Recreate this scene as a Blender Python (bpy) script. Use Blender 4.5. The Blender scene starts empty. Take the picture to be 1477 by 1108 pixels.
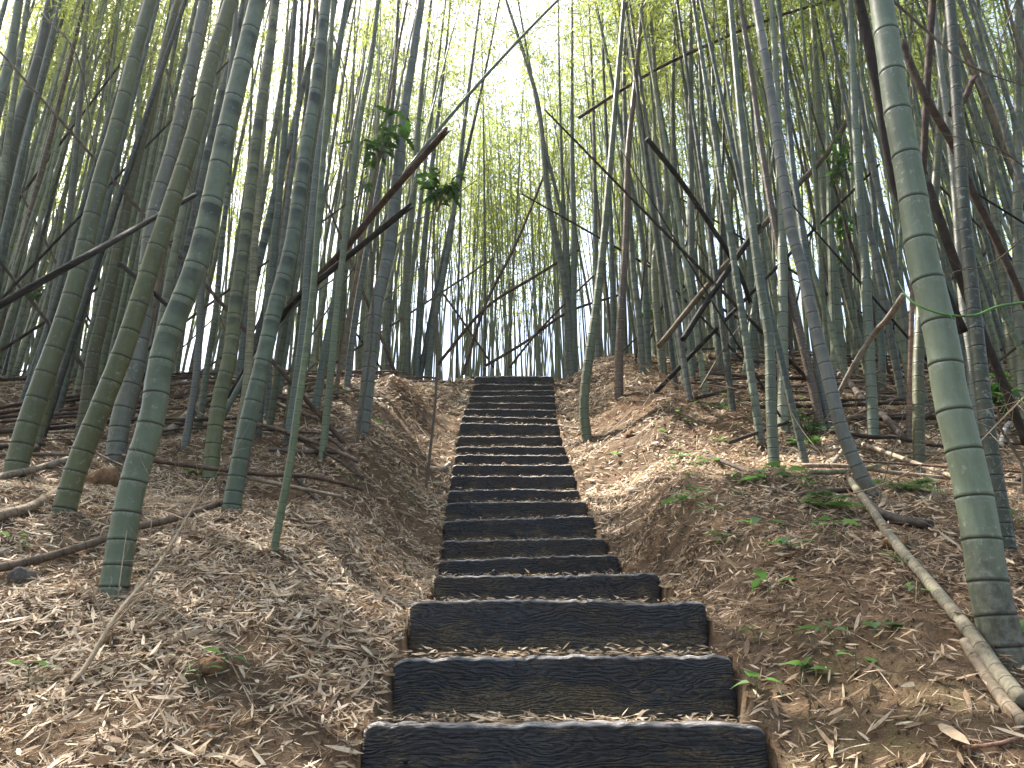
import bpy, math, random
import numpy as np
from mathutils import Vector, Matrix
R = math.radians
C = bpy.context.scene.collection
sc = bpy.context.scene
rng = np.random.default_rng(7)
random.seed(7)

# ------------------------------------------------------------------ camera, sky, sun, exposure
F = 1110.0; PITCH = R(21.0)
cam_d = bpy.data.cameras.new("camera"); cam = bpy.data.objects.new("camera", cam_d); C.objects.link(cam)
cam_d.sensor_width = 36.0; cam_d.lens = 36.0 * F / 1477.0; cam_d.clip_start = 0.05; cam_d.clip_end = 400.0
cam.location = (0, 0, 0); cam.rotation_euler = (R(90) + PITCH, 0, 0)
sc.camera = cam

SUN_EL, SUN_AZ = R(58.0), R(-50.0)          # azimuth from +Y (straight ahead), negative = to the left
w = bpy.data.worlds.new("World"); sc.world = w; w.use_nodes = True
nt = w.node_tree
bg = nt.nodes["Background"]; sky = nt.nodes.new("ShaderNodeTexSky")
sky.sky_type = 'NISHITA'; sky.sun_disc = False; sky.sun_elevation = SUN_EL; sky.sun_rotation = SUN_AZ
sky.air_density = 1.0; sky.dust_density = 3.5; sky.ozone_density = 0.6
nt.links.new(sky.outputs[0], bg.inputs[0]); bg.inputs[1].default_value = 0.14

sd = bpy.data.lights.new("sun", 'SUN'); sun = bpy.data.objects.new("sun", sd); C.objects.link(sun)
sd.energy = 5.0; sd.angle = R(0.5); sd.color = (1.0, 0.93, 0.82)
sv = Vector((math.sin(SUN_AZ) * math.cos(SUN_EL), math.cos(SUN_AZ) * math.cos(SUN_EL), math.sin(SUN_EL)))
sun.rotation_euler = (-sv).to_track_quat('-Z', 'Y').to_euler()
sun.location = sv * 60

sc.view_settings.view_transform = 'Standard'; sc.view_settings.look = 'None'
sc.view_settings.exposure = 2.0; sc.view_settings.gamma = 1.0
sc.cycles.max_bounces = 7; sc.cycles.diffuse_bounces = 4; sc.cycles.glossy_bounces = 2
sc.cycles.transmission_bounces = 5; sc.cycles.transparent_max_bounces = 4; sc.cycles.volume_bounces = 0
sc.cycles.use_denoising = True; sc.cycles.sample_clamp_indirect = 8.0

# ------------------------------------------------------------------ noise + picture geometry
_tab = np.random.default_rng(3).random((256, 256))
def vnoise(x, y, f, o=0):
    x = np.asarray(x, float) * f + 37.3 + 11.7 * o; y = np.asarray(y, float) * f + 91.1 + 5.3 * o
    xi = np.floor(x).astype(int); yi = np.floor(y).astype(int); u = x - xi; v = y - yi
    u = u * u * (3 - 2 * u); v = v * v * (3 - 2 * v)
    a = _tab[xi % 256, yi % 256]; b = _tab[(xi + 1) % 256, yi % 256]
    c = _tab[xi % 256, (yi + 1) % 256]; d = _tab[(xi + 1) % 256, (yi + 1) % 256]
    return (a * (1 - u) + b * u) * (1 - v) + (c * (1 - u) + d * u) * v - 0.5
def sstep(a, b, x):
    t = np.clip((np.asarray(x, float) - a) / (b - a), 0, 1); return t * t * (3 - 2 * t)

FW = np.array((0, math.cos(PITCH), math.sin(PITCH))); UP = np.array((0, -math.sin(PITCH), math.cos(PITCH)))
def rdir(px, py):
    return FW + np.array(((px - 738.5) / F, 0, 0)) + UP * ((554 - py) / F)
def at_dist(px, py, D):                       # world point on that sight line standing D metres ahead
    d = rdir(px, py); return d * (D / d[1])

# stair sleepers, lowest first: distance ahead, height of the top edge, centre x, tilt (m across the length)
STEPS = [(2.511, -.126, .157, -.010), (2.898, .083, .181, .014), (3.235, .297, .187, 0), (4.197, .522, .186, .014),
         (5.20, .757, .111, .036), (5.676, .964, .089, .018), (6.11, 1.200, .056, .040), (6.50, 1.418, .036, .022), (6.93, 1.625, .015, .006),
         (7.23, 1.83, .010, 0), (7.48, 2.005, .005, .004), (7.84, 2.215, -.005, 0), (8.18, 2.405, -.018, -.004), (8.49, 2.622, -.027, 0),
         (8.80, 2.870, -.029, -.025), (9.13, 3.066, -.029, -.035), (9.45, 3.275, -.026, -.02), (9.84, 3.506, -.010, 0),
         (10.12, 3.708, .002, 0), (10.41, 3.895, .018, .004), (10.69, 4.100, .028, -.004), (10.93, 4.325, .029, -.004)]
SD = np.array([s[0] for s in STEPS]); SH = np.array([s[1] for s in STEPS]); SX = np.array([s[2] for s in STEPS])
LEN = 1.2
def stair_x(y): return np.interp(y, SD, SX)
_ky = np.concatenate([[-8, 0, 2.0], SD, [11.6, 13, 16, 20, 30, 60, 120]])
_kh = np.concatenate([[-5.2, -1.35, -.42], SH, [4.36, 4.42, 4.35, 4.0, 2.2, -6, -20]])
_sy = [-8, 0, 2.0, 2.5, 4.2, 5.3, 7.0, 9.0, 11, 12.5, 14, 17, 22, 32, 60, 120]
_sh = [-5.4, -1.4, -.42, -.20, .45, .72, 1.62, 3.1, 4.35, 4.85, 5.1, 5.2, 4.7, 2.8, -6, -20]
_by = [0, 2, 3, 4, 5, 7, 8, 9, 10, 11, 12.5, 15, 25]
_bl = [.05, .10, .24, .40, .46, .50, .42, .36, .12, -.08, -.3, -.5, -.5]
_br = [.10, .16, .26, .36, .46, .45, .40, .33, .28, .28, .25, .15, 0]
BUMPS = []     # (x, y, height, radius) filled in below before the mesh is built
def ground(x, y, micro=True):
    x = np.asarray(x, float); y = np.asarray(y, float)
    cx = stair_x(y); d = x - cx
    ramp = np.interp(y, _ky, _kh) - .07
    side = np.interp(y, _sy, _sh)
    e = np.abs(d) - LEN / 2
    wl = .75 + .15 * sstep(5, 7, y); wr = np.interp(y, [2, 3.6, 4.2, 5.2, 6.4, 8.5, 10, 12], [.6, .5, .32, .34, 1.0, 1.3, .9, .7])
    t = np.where(d < 0, sstep(0.02, 1, e / wl * 1.0), sstep(0.03, 1, (e - .02) / wr))
    bank = np.where(d < 0, np.interp(y, _by, _bl), np.interp(y, _by, _br))
    h = ramp * (1 - t) + (side + bank) * t
    # wider undulation
    amp = t * (1 + .0 * y)
    h = h + amp * (.22 * vnoise(x, y, .55, 1) + .13 * vnoise(x, y, 1.3, 2))
    h = h + amp * .5 * (1 - np.exp(-np.maximum(e - 3, 0) / 8)) * vnoise(x, y, .16, 3)
    for bx, by, bh, br in BUMPS:
        rr = ((x - bx) ** 2 + (y - by) ** 2) / br ** 2
        h = h + bh * np.exp(-rr * 1.6)
    # steps in the channel
    ins = (e < 0.005) & (y > SD[0] - .5) & (y < SD[-1] + .6)
    k = np.clip(np.searchsorted(SD + .07, y), 0, len(SD)) - 1
    st = np.where(k >= 0, SH[np.clip(k, 0, 21)] - .012, SH[0] - .215)
    h = np.where(ins, st, h)
    if micro:
        m = np.where(ins, .25, 1.0)
        h = h + m * (.05 * vnoise(x, y, 3.1, 4) + .034 * vnoise(x, y, 7.3, 5) + .026 * vnoise(x, y, 15, 6) + .018 * vnoise(x, y, 31, 7))
    return h
def hit(px, py):
    d = rdir(px, py); ts = np.linspace(1.2, 40, 4000)
    P = d[None] * ts[:, None]
    below = P[:, 2] < ground(P[:, 0], P[:, 1], False)
    if not below.any(): return None
    i = np.argmax(below); return P[i]
# bumps placed on the banks (root mounds, clods), found on the sight line they have in the photo
for px, py, bh, br in [(525, 668, .10, .28), (150, 700, .13, .16), (905, 590, .10, .35), (960, 590, .14, .35), (1060, 615, .10, .35), (1215, 655, .12, .28),
                       (1290, 650, .10, .22), (300, 975, .05, .10), (935, 705, .06, .25), (1290, 792, .07, .10), (60, 890, .07, .3),
                       (1380, 930, .08, .25), (570, 570, .20, .35), (450, 905, .05, .25), (880, 660, .06, .3), (1100, 700, .07, .35), (640, 590, -.06, .3)]:
    p = hit(px, py)
    if p is not None: BUMPS.append((p[0], p[1], bh, br))

# ------------------------------------------------------------------ mesh + node helpers
def mesh_np(name, V, quads=None, tris=None, mats=(), midx=None, smooth=True, attrs=None):
    V = np.ascontiguousarray(V, np.float32)
    q = np.zeros((0, 4), np.int32) if quads is None else np.asarray(quads, np.int32)
    t = np.zeros((0, 3), np.int32) if tris is None else np.asarray(tris, np.int32)
    me = bpy.data.meshes.new(name); me.vertices.add(len(V)); me.vertices.foreach_set("co", V.ravel())
    li = np.concatenate([q.ravel(), t.ravel()]); me.loops.add(len(li)); me.loops.foreach_set("vertex_index", li.astype(np.int32))
    n = len(q) + len(t); me.polygons.add(n)
    ls = np.concatenate([np.arange(len(q)) * 4, len(q) * 4 + np.arange(len(t)) * 3]).astype(np.int32)
    me.polygons.foreach_set("loop_start", ls)
    me.polygons.foreach_set("use_smooth", np.full(n, smooth, bool))
    for m in mats: me.materials.append(m)
    if midx is not None: me.polygons.foreach_set("material_index", np.asarray(midx, np.int32))
    for k, a in (attrs or {}).items():
        at = me.attributes.new(k, 'FLOAT', 'POINT'); at.data.foreach_set("value", np.asarray(a, np.float32).ravel())
    me.update(calc_edges=True); me.validate(); return me
def obj(name, me, parent=None, loc=None):
    o = bpy.data.objects.new(name, me); C.objects.link(o)
    if parent is not None: o.parent = parent
    if loc is not None: o.location = loc
    return o
def tag(o, label=None, cat=None, group=None, kind=None):
    if label: o['label'] = label
    if cat: o['category'] = cat
    if group: o['group'] = group
    if kind: o['kind'] = kind
    return o
def thing(name, label, cat, loc, group=None):
    o = bpy.data.objects.new(name, None); C.objects.link(o); o.location = loc; o.empty_display_size = .1
    return tag(o, label, cat, group)

class NT:
    def __init__(s, name):
        s.m = bpy.data.materials.new(name); s.m.use_nodes = True; s.t = s.m.node_tree; s.b = s.t.nodes["Principled BSDF"]
        s.out = s.t.nodes["Material Output"]
    def n(s, typ, **kw):
        x = s.t.nodes.new(typ)
        for k, v in kw.items():
            if k.startswith('i_'):
                key = k[2:]; key = int(key) if key.isdigit() else key.replace('_', ' ')
                x.inputs[key].default_value = v
            else: setattr(x, k, v)
        return x
    def l(s, a, b): s.t.links.new(a, b)
    def noise(s, vec, scale, detail=4, rough=.6, dist=0):
        x = s.n("ShaderNodeTexNoise"); x.inputs['Scale'].default_value = scale; x.inputs['Detail'].default_value = detail
        x.inputs['Roughness'].default_value = rough; x.inputs['Distortion'].default_value = dist
        if vec is not None: s.l(vec, x.inputs['Vector'])
        return x.outputs['Fac']
    def ramp(s, f, stops):
        x = s.n("ShaderNodeValToRGB"); e = x.color_ramp.elements
        while len(e) < len(stops): e.new(0.5)
        for el, (p, c) in zip(e, stops):
            el.position = p; el.color = (c, c, c, 1) if isinstance(c, (int, float)) else (*c, 1)
        s.l(f, x.inputs[0]); return x.outputs[0]
    def mix(s, f, a, b, mode='MIX'):
        x = s.n("ShaderNodeMix", data_type='RGBA', blend_type=mode)
        for i, v in ((0, f), (6, a), (7, b)):
            sock = x.inputs[i]
            if isinstance(v, bpy.types.NodeSocket): s.l(v, sock)
            elif isinstance(v, (int, float)) : sock.default_value = v if i == 0 else (v, v, v, 1)
            else: sock.default_value = (*v, 1)
        return x.outputs[2]
    def math(s, op, a, b=0.0, c=None):
        x = s.n("ShaderNodeMath", operation=op)
        for i, v in enumerate((a, b) if c is None else (a, b, c)):
            if isinstance(v, bpy.types.NodeSocket): s.l(v, x.inputs[i])
            else: x.inputs[i].default_value = v
        return x.outputs[0]
    def coord(s, which='Object', scale=None):
        tc = s.n("ShaderNodeTexCoord"); o = tc.outputs[which]
        if scale is None: return o
        mp = s.n("ShaderNodeMapping"); mp.inputs['Scale'].default_value = scale; s.l(o, mp.inputs[0]); return mp.outputs[0]
    def attr(s, name):
        a = s.n("ShaderNodeAttribute"); a.attribute_name = name; return a.outputs['Fac']
    def bump(s, h, strength=.5, dist=.01):
        b = s.n("ShaderNodeBump"); b.inputs['Strength'].default_value = strength; b.inputs['Distance'].default_value = dist
        s.l(h, b.inputs['Height']); s.l(b.outputs[0], s.b.inputs['Normal'])
    def col(s, c):
        if isinstance(c, bpy.types.NodeSocket): s.l(c, s.b.inputs['Base Color'])
        else: s.b.inputs['Base Color'].default_value = (*c, 1)
    def rough(s, v, spec=.5):
        if isinstance(v, bpy.types.NodeSocket): s.l(v, s.b.inputs['Roughness'])
        else: s.b.inputs['Roughness'].default_value = v
        s.b.inputs['Specular IOR Level'].default_value = spec

# ------------------------------------------------------------------ materials
def mat_soil():
    t = NT("soil"); P = t.coord()
    a = t.noise(P, 2.2, 5); b = t.noise(P, 19, 6, .7); c = t.noise(P, 85, 4, .7)
    col = t.ramp(b, [(.30, (.036, .024, .015)), (.5, (.100, .066, .040)), (.72, (.190, .134, .084))])
    col = t.mix(t.ramp(a, [(.45, 0), (.7, .8)]), col, (.150, .088, .048))
    moss = t.math('MULTIPLY', t.ramp(t.noise(P, 1.3, 3), [(.56, 0), (.68, .55)]), t.ramp(b, [(.4, 0), (.6, 1)]))
    col = t.mix(moss, col, (.075, .085, .025))
    fib = t.noise(t.coord('Object', (1, 3.5, 3.5)), 60, 3, .8, 1.5)
    col = t.mix(t.ramp(fib, [(.56, 0), (.68, .6)]), col, (.33, .23, .15))
    t.col(col); t.rough(.95, .15)
    t.bump(t.math('ADD', t.math('MULTIPLY', b, .6), t.math('MULTIPLY', c, .4)), .9, .03); return t.m
def mat_culm():
    t = NT("bamboo_culm"); oi = t.n("ShaderNodeObjectInfo"); P = t.coord(); base = oi.outputs['Color']
    ring = t.attr('ring'); wax = t.attr('wax'); fr = t.attr('frac')
    rv = t.n("ShaderNodeVectorMath", operation='ADD'); t.l(P, rv.inputs[0]); 
    cmb = t.n("ShaderNodeCombineXYZ"); rr = t.math('MULTIPLY', oi.outputs['Random'], 40.0)
    for i in range(3): t.l(rr, cmb.inputs[i])
    t.l(cmb.outputs[0], rv.inputs[1]); Q = rv.outputs[0]
    mp = t.n("ShaderNodeMapping"); mp.inputs['Scale'].default_value = (1, 1, .22); t.l(Q, mp.inputs[0]); S = mp.outputs[0]
    n1 = t.noise(S, 9, 5, .65); n2 = t.noise(Q, 34, 5, .7); n3 = t.noise(Q, 4.0, 3)
    col = t.mix(t.ramp(n1, [(.3, 0), (.7, 1)]), t.mix(1, base, (.62, .62, .55), 'MULTIPLY'), t.mix(1, base, (1.4, 1.38, 1.35), 'MULTIPLY'))
    # sooty mould in the upper part of some internodes
    z0 = t.n('ShaderNodeSeparateXYZ'); t.l(P, z0.inputs[0])
    sa = t.n("ShaderNodeAttribute"); sa.attribute_type = 'OBJECT'; sa.attribute_name = 'soot'
    soot = t.math('MULTIPLY', t.ramp(fr, [(.25, 0), (.50, .9), (.82, 1), (.95, .0)]), t.ramp(n3, [(.40, 0), (.54, .95)]))
    soot = t.math('MULTIPLY', t.math('MULTIPLY', soot, t.ramp(t.math('MULTIPLY', z0.outputs[2], .25), [(.14, .1), (.45, 1)])), sa.outputs['Fac'])
    col = t.mix(t.math('MULTIPLY', soot, t.ramp(n1, [(.25, .45), (.55, 1)])), col, (.014, .019, .013))
    mot = t.math('MULTIPLY', t.ramp(t.noise(Q, 13, 4, .7), [(.52, 0), (.66, .35)]), t.ramp(t.noise(Q, 1.7, 2), [(.4, .2), (.6, 1)]))
    col = t.mix(mot, col, t.mix(1, base, (.45, .42, .33), 'MULTIPLY'))
    # pale lichen and wax
    lich = t.math('MULTIPLY', t.ramp(n2, [(.57, 0), (.67, .8)]), t.ramp(t.noise(Q, 2.3, 2), [(.40, .1), (.6, 1)]))
    lich = t.math('MULTIPLY', lich, oi.outputs['Alpha'])
    col = t.mix(lich, col, (.36, .38, .32))
    col = t.mix(t.math('MULTIPLY', wax, t.ramp(t.noise(Q, 70, 3, .7), [(.46, .03), (.68, .6)])), col, (.29, .30, .25))
    # weathered grey-brown foot
    fa = t.n("ShaderNodeAttribute"); fa.attribute_type = 'OBJECT'; fa.attribute_name = 'foot'
    sz = t.n("ShaderNodeSeparateXYZ"); t.l(P, sz.inputs[0]); hz_ = t.math('DIVIDE', sz.outputs[2], t.math('MAXIMUM', fa.outputs['Fac'], .01))
    ft = t.ramp(t.math('ADD', hz_, t.math('MULTIPLY', t.math('SUBTRACT', n1, .5), 1.6)), [(.25, .85), (.95, 0)])
    col = t.mix(ft, col, t.mix(t.ramp(n2, [(.4, 0), (.6, 1)]), (.050, .040, .028), (.150, .135, .100)))
    col = t.mix(t.math('MULTIPLY', ring, .88), col, (.018, .018, .014))
    t.col(col); t.rough(t.ramp(n1, [(.3, .38), (.7, .6)]), .45); t.bump(n2, .25, .004)
    return t.m
def mat_dead():
    t = NT("dead_bamboo"); oi = t.n("ShaderNodeObjectInfo"); P = t.coord(); ring = t.attr('ring')
    n1 = t.noise(P, 14, 6, .7); n2 = t.noise(P, 45, 4, .7)
    col = t.mix(t.ramp(n1, [(.3, 0), (.7, 1)]), t.mix(1, oi.outputs['Color'], (.45, .42, .4), 'MULTIPLY'), t.mix(1, oi.outputs['Color'], (1.5, 1.5, 1.5), 'MULTIPLY'))
    col = t.mix(t.ramp(n2, [(.55, 0), (.66, .55)]), col, (.03, .025, .02))
    col = t.mix(t.math('MULTIPLY', ring, .7), col, (.03, .022, .016))
    t.col(col); t.rough(.85, .25); t.bump(n2, .6, .006); return t.m
def mat_leaf(name, dark, light, trans, tfac=.5, ylw=None):
    t = NT(name); a = t.attr('lv')
    stops = [(0, dark), (.75, light)] + ([(1, ylw)] if ylw else [])
    c = t.ramp(a, stops); t.col(c); t.rough(.5, .35)
    tr = t.n("ShaderNodeBsdfTranslucent"); t.l(t.mix(1, c, trans, 'MULTIPLY'), tr.inputs[0])
    mx = t.n("ShaderNodeMixShader"); mx.inputs[0].default_value = tfac
    t.l(t.b.outputs[0], mx.inputs[1]); t.l(tr.outputs[0], mx.inputs[2]); t.l(mx.outputs[0], t.out.inputs[0]); return t.m
def mat_litter():
    t = NT("dry_leaf"); a = t.attr('lv'); P = t.coord()
    c = t.ramp(a, [(0, (.08, .046, .026)), (.2, (.20, .125, .075)), (.45, (.42, .300, .185)), (.7, (.60, .465, .315)), (1, (.78, .66, .49))])
    c = t.mix(t.ramp(t.noise(P, 60, 3), [(.4, 0), (.7, .45)]), c, (.16, .10, .07))
    t.col(c); t.rough(.6, .35)
    tr = t.n("ShaderNodeBsdfTranslucent"); t.l(c, tr.inputs[0]); mx = t.n("ShaderNodeMixShader"); mx.inputs[0].default_value = .3
    t.l(t.b.outputs[0], mx.inputs[1]); t.l(tr.outputs[0], mx.inputs[2]); t.l(mx.outputs[0], t.out.inputs[0]); return t.m
def mat_sleeper():
    t = NT("sleeper_concrete_wood"); oi = t.n("ShaderNodeObjectInfo")
    tc = t.coord(); cmb = t.n("ShaderNodeCombineXYZ"); rr = t.math('MULTIPLY', oi.outputs['Random'], 23.0)
    for i in range(3): t.l(rr, cmb.inputs[i])
    ad = t.n("ShaderNodeVectorMath", operation='ADD'); t.l(tc, ad.inputs[0]); t.l(cmb.outputs[0], ad.inputs[1]); Q = ad.outputs[0]
    def sc_(s):
        m = t.n("ShaderNodeMapping"); m.inputs['Scale'].default_value = s; t.l(Q, m.inputs[0]); return m.outputs[0]
    warp = t.noise(sc_((1.0, 1, 2.6)), 2.6, 3, .5)
    sep = t.n("ShaderNodeSeparateXYZ"); t.l(Q, sep.inputs[0])
    ph = t.math('ADD', t.math('MULTIPLY', sep.outputs[2], 330.0), t.math('MULTIPLY', warp, 110.0))
    jit = t.noise(sc_((1, 1, 5)), 9, 4, .7)
    ph = t.math('ADD', ph, t.math('MULTIPLY', jit, 16.0))
    ba = t.n('ShaderNodeAttribute'); ba.attribute_type = 'OBJECT'; ba.attribute_name = 'brown'; brn = ba.outputs['Fac']
    wv = t.math('SINE', ph); wv = t.math('MULTIPLY', t.math('ADD', wv, 1.0), .5)
    fine = t.noise(sc_((4, 4, 90)), 3.0, 5, .7)
    cr = t.ramp(t.noise(sc_((2.2, 2, 42)), 2.0, 4, .65, .8), [(.40, 0), (.50, 1)])
    h = t.math('ADD', t.math('MULTIPLY', wv, .75), t.math('ADD', t.math('MULTIPLY', fine, .5), t.math('MULTIPLY', cr, .6)))
    col = t.mix(t.ramp(fine, [(.3, 0), (.7, 1)]), (.017, .020, .028), (.062, .067, .082))
    col = t.mix(t.ramp(t.noise(sc_((1.2, 1, 2.5)), 1.6, 3, .6), [(.36, 0), (.60, .8)]), col, t.mix(brn, (.040, .036, .034), (.095, .062, .034)))
    col = t.mix(t.math('MULTIPLY', t.ramp(wv, [(0, 1), (.40, 0)]), .8), col, (.004, .005, .007))
    # ochre wear: paint gone, more towards the foot of the face and in patches
    och = t.noise(sc_((3, 3, 7)), 2.4, 5, .7); spk = t.noise(sc_((14, 14, 60)), 5, 4, .8)
    z = t.n("ShaderNodeSeparateXYZ"); t.l(tc, z.inputs[0])
    low = t.ramp(t.math('MULTIPLY', z.outputs[2], -4.6), [(.25, .03), (.95, .30)])
    f = t.math('ADD', t.math('SUBTRACT', och, .60), low)
    f = t.math('MULTIPLY', t.ramp(f, [(.0, 0), (.14, 1)]), t.ramp(spk, [(.42, 0), (.58, .95)]))
    f = t.math('MULTIPLY', f, t.ramp(oi.outputs['Random'], [(0, .7), (1, 1)]))
    col = t.mix(f, col, (.27, .185, .085))
    # top edge paled in patches: the sky's glancing glint put into its colour
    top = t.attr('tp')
    rim_glint = t.math('MULTIPLY', t.ramp(top, [(.25, 0), (.8, 1)]), t.ramp(t.noise(sc_((2.0, 3, 8)), 4, 5, .75), [(.44, .04), (.60, .9)]))
    col = t.mix(rim_glint, col, (.36, .33, .31))
    t.col(col); t.rough(t.math('SUBTRACT', t.ramp(fine, [(.3, .80), (.7, .62)]), t.math('MULTIPLY', top, .18)), .6); t.bump(t.math('MULTIPLY', h, t.math('SUBTRACT', 1.0, t.math('MULTIPLY', top, .6))), 1.0, .014); return t.m
def mat_plain(name, c, rough=.7, nscale=30, var=.35):
    t = NT(name); n = t.noise(t.coord(), nscale, 4)
    t.col(t.mix(t.ramp(n, [(.3, 0), (.7, 1)]), tuple(v * (1 - var) for v in c), tuple(v * (1 + var) for v in c))); t.rough(rough, .35); t.bump(n, .4, .005); return t.m

M_SOIL, M_CULM, M_DEAD = mat_soil(), mat_culm(), mat_dead()
M_LEAF = mat_leaf("bamboo_leaf", (.080, .100, .034), (.150, .180, .062), (2.8, 2.8, 1.8), .6, (.24, .23, .06))
M_GREEN = mat_leaf("green_leaf", (.050, .11, .040), (.11, .20, .080), (1.5, 1.7, 1.0), .4)
M_BROAD = mat_leaf("broad_leaf", (.022, .055, .018), (.055, .115, .035), (1.5, 1.8, .9), .4)
M_LIT, M_SLEEP = mat_litter(), mat_sleeper()
M_TWIG = mat_plain("twig_bark", (.12, .095, .065), .8)
M_DRY = mat_plain("dry_cane", (.34, .25, .16), .7)
M_ROCK = mat_plain("stone", (.12, .10, .085), .9, 18, .5)
M_CLOD = mat_plain("clod_earth", (.17, .095, .05), .95, 25, .5)
M_ROOT = mat_plain("root_fibre", (.26, .15, .075), .9, 60, .5)
M_VINE = mat_plain("vine_skin", (.09, .22, .05), .5)
M_HOLE = mat_plain("bolt_hole_dark", (.008, .008, .009), .9)

# ------------------------------------------------------------------ ground sheet
def ax(lo, hi, flo, fhi, step, grow=1.09):
    a = list(np.arange(flo, fhi, step)); s = step
    while a[-1] < hi: s *= grow; a.append(a[-1] + s)
    s = step
    while a[0] > lo: s *= grow; a.insert(0, a[0] - s)
    return np.array(a)
gx = ax(-70, 70, -3.4, 3.4, .022); gy = ax(-8, 120, 1.7, 7.5, .022, 1.03)
gy = np.sort(np.concatenate([gy[(gy < 11.6) | True]]))
X, Y = np.meshgrid(gx, gy); Z = ground(X, Y)
nx, ny = len(gx), len(gy); idx = np.arange(nx * ny).reshape(ny, nx)
Q = np.stack([idx[:-1, :-1], idx[:-1, 1:], idx[1:, 1:], idx[1:, :-1]], -1).reshape(-1, 4)
g = obj("ground", mesh_np("ground", np.stack([X, Y, Z], -1).reshape(-1, 3), Q, mats=[M_SOIL])); tag(g, kind='structure')
g['label'] = "brown earth hillside rising to a crest on both sides of the stairs"

# ------------------------------------------------------------------ generic tube
def frames(P):
    T = np.gradient(P, axis=0); T /= np.linalg.norm(T, axis=1)[:, None] + 1e-9
    ref = np.array((1.0, 0, 0)) if abs(T[0][0]) < .8 else np.array((0, 1.0, 0))
    A = np.zeros_like(P); a = ref - T[0] * ref.dot(T[0]); a /= np.linalg.norm(a)
    for i in range(len(P)):
        a = a - T[i] * a.dot(T[i]); a /= np.linalg.norm(a) + 1e-9; A[i] = a
    return T, A, np.cross(T, A)
def tube_arr(P, rad, seg, caps=True, off=0):
    P = np.asarray(P, float); rad = np.asarray(rad, float); T, A, B = frames(P)
    th = np.arange(seg) / seg * 2 * np.pi
    V = P[:, None] + rad[:, None, None] * (np.cos(th)[None, :, None] * A[:, None] + np.sin(th)[None, :, None] * B[:, None])
    V = V.reshape(-1, 3); n = len(P); i = np.arange(n - 1)[:, None] * seg; j = np.arange(seg)[None]; j2 = (j + 1) % seg
    q = np.stack([i + j, i + j2, i + seg + j2, i + seg + j], -1).reshape(-1, 4) + off
    tr = np.zeros((0, 3), int)
    if caps:
        V = np.concatenate([V, P[:1], P[-1:]]); c0 = n * seg + off; jj = np.arange(seg); k2 = (jj + 1) % seg
        tr = np.concatenate([np.stack([np.full(seg, c0), k2 + off, jj + off], -1),
                             np.stack([np.full(seg, c0 + 1), (n - 1) * seg + jj + off, (n - 1) * seg + k2 + off], -1)])
    return V, q, tr
def smooth_path(pts, n=60):
    pts = np.asarray(pts, float)
    if len(pts) == 2: return pts[0] + (pts[1] - pts[0]) * np.linspace(0, 1, n)[:, None]
    d = np.concatenate([[0], np.cumsum(np.linalg.norm(np.diff(pts, axis=0), axis=1))])
    ext = np.vstack([2 * pts[0] - pts[1], pts, 2 * pts[-1] - pts[-2]]); out = []
    s = np.linspace(0, d[-1], n)
    for x in s:
        k = min(max(np.searchsorted(d, x) - 1, 0), len(pts) - 2); t = (x - d[k]) / (d[k + 1] - d[k] + 1e-9)
        p0, p1, p2, p3 = ext[k], ext[k + 1], ext[k + 2], ext[k + 3]
        out.append(.5 * (2 * p1 + (p2 - p0) * t + (2 * p0 - 5 * p1 + 4 * p2 - p3) * t * t + (3 * p1 - p0 - 3 * p2 + p3) * t ** 3))
    return np.array(out)
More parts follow.
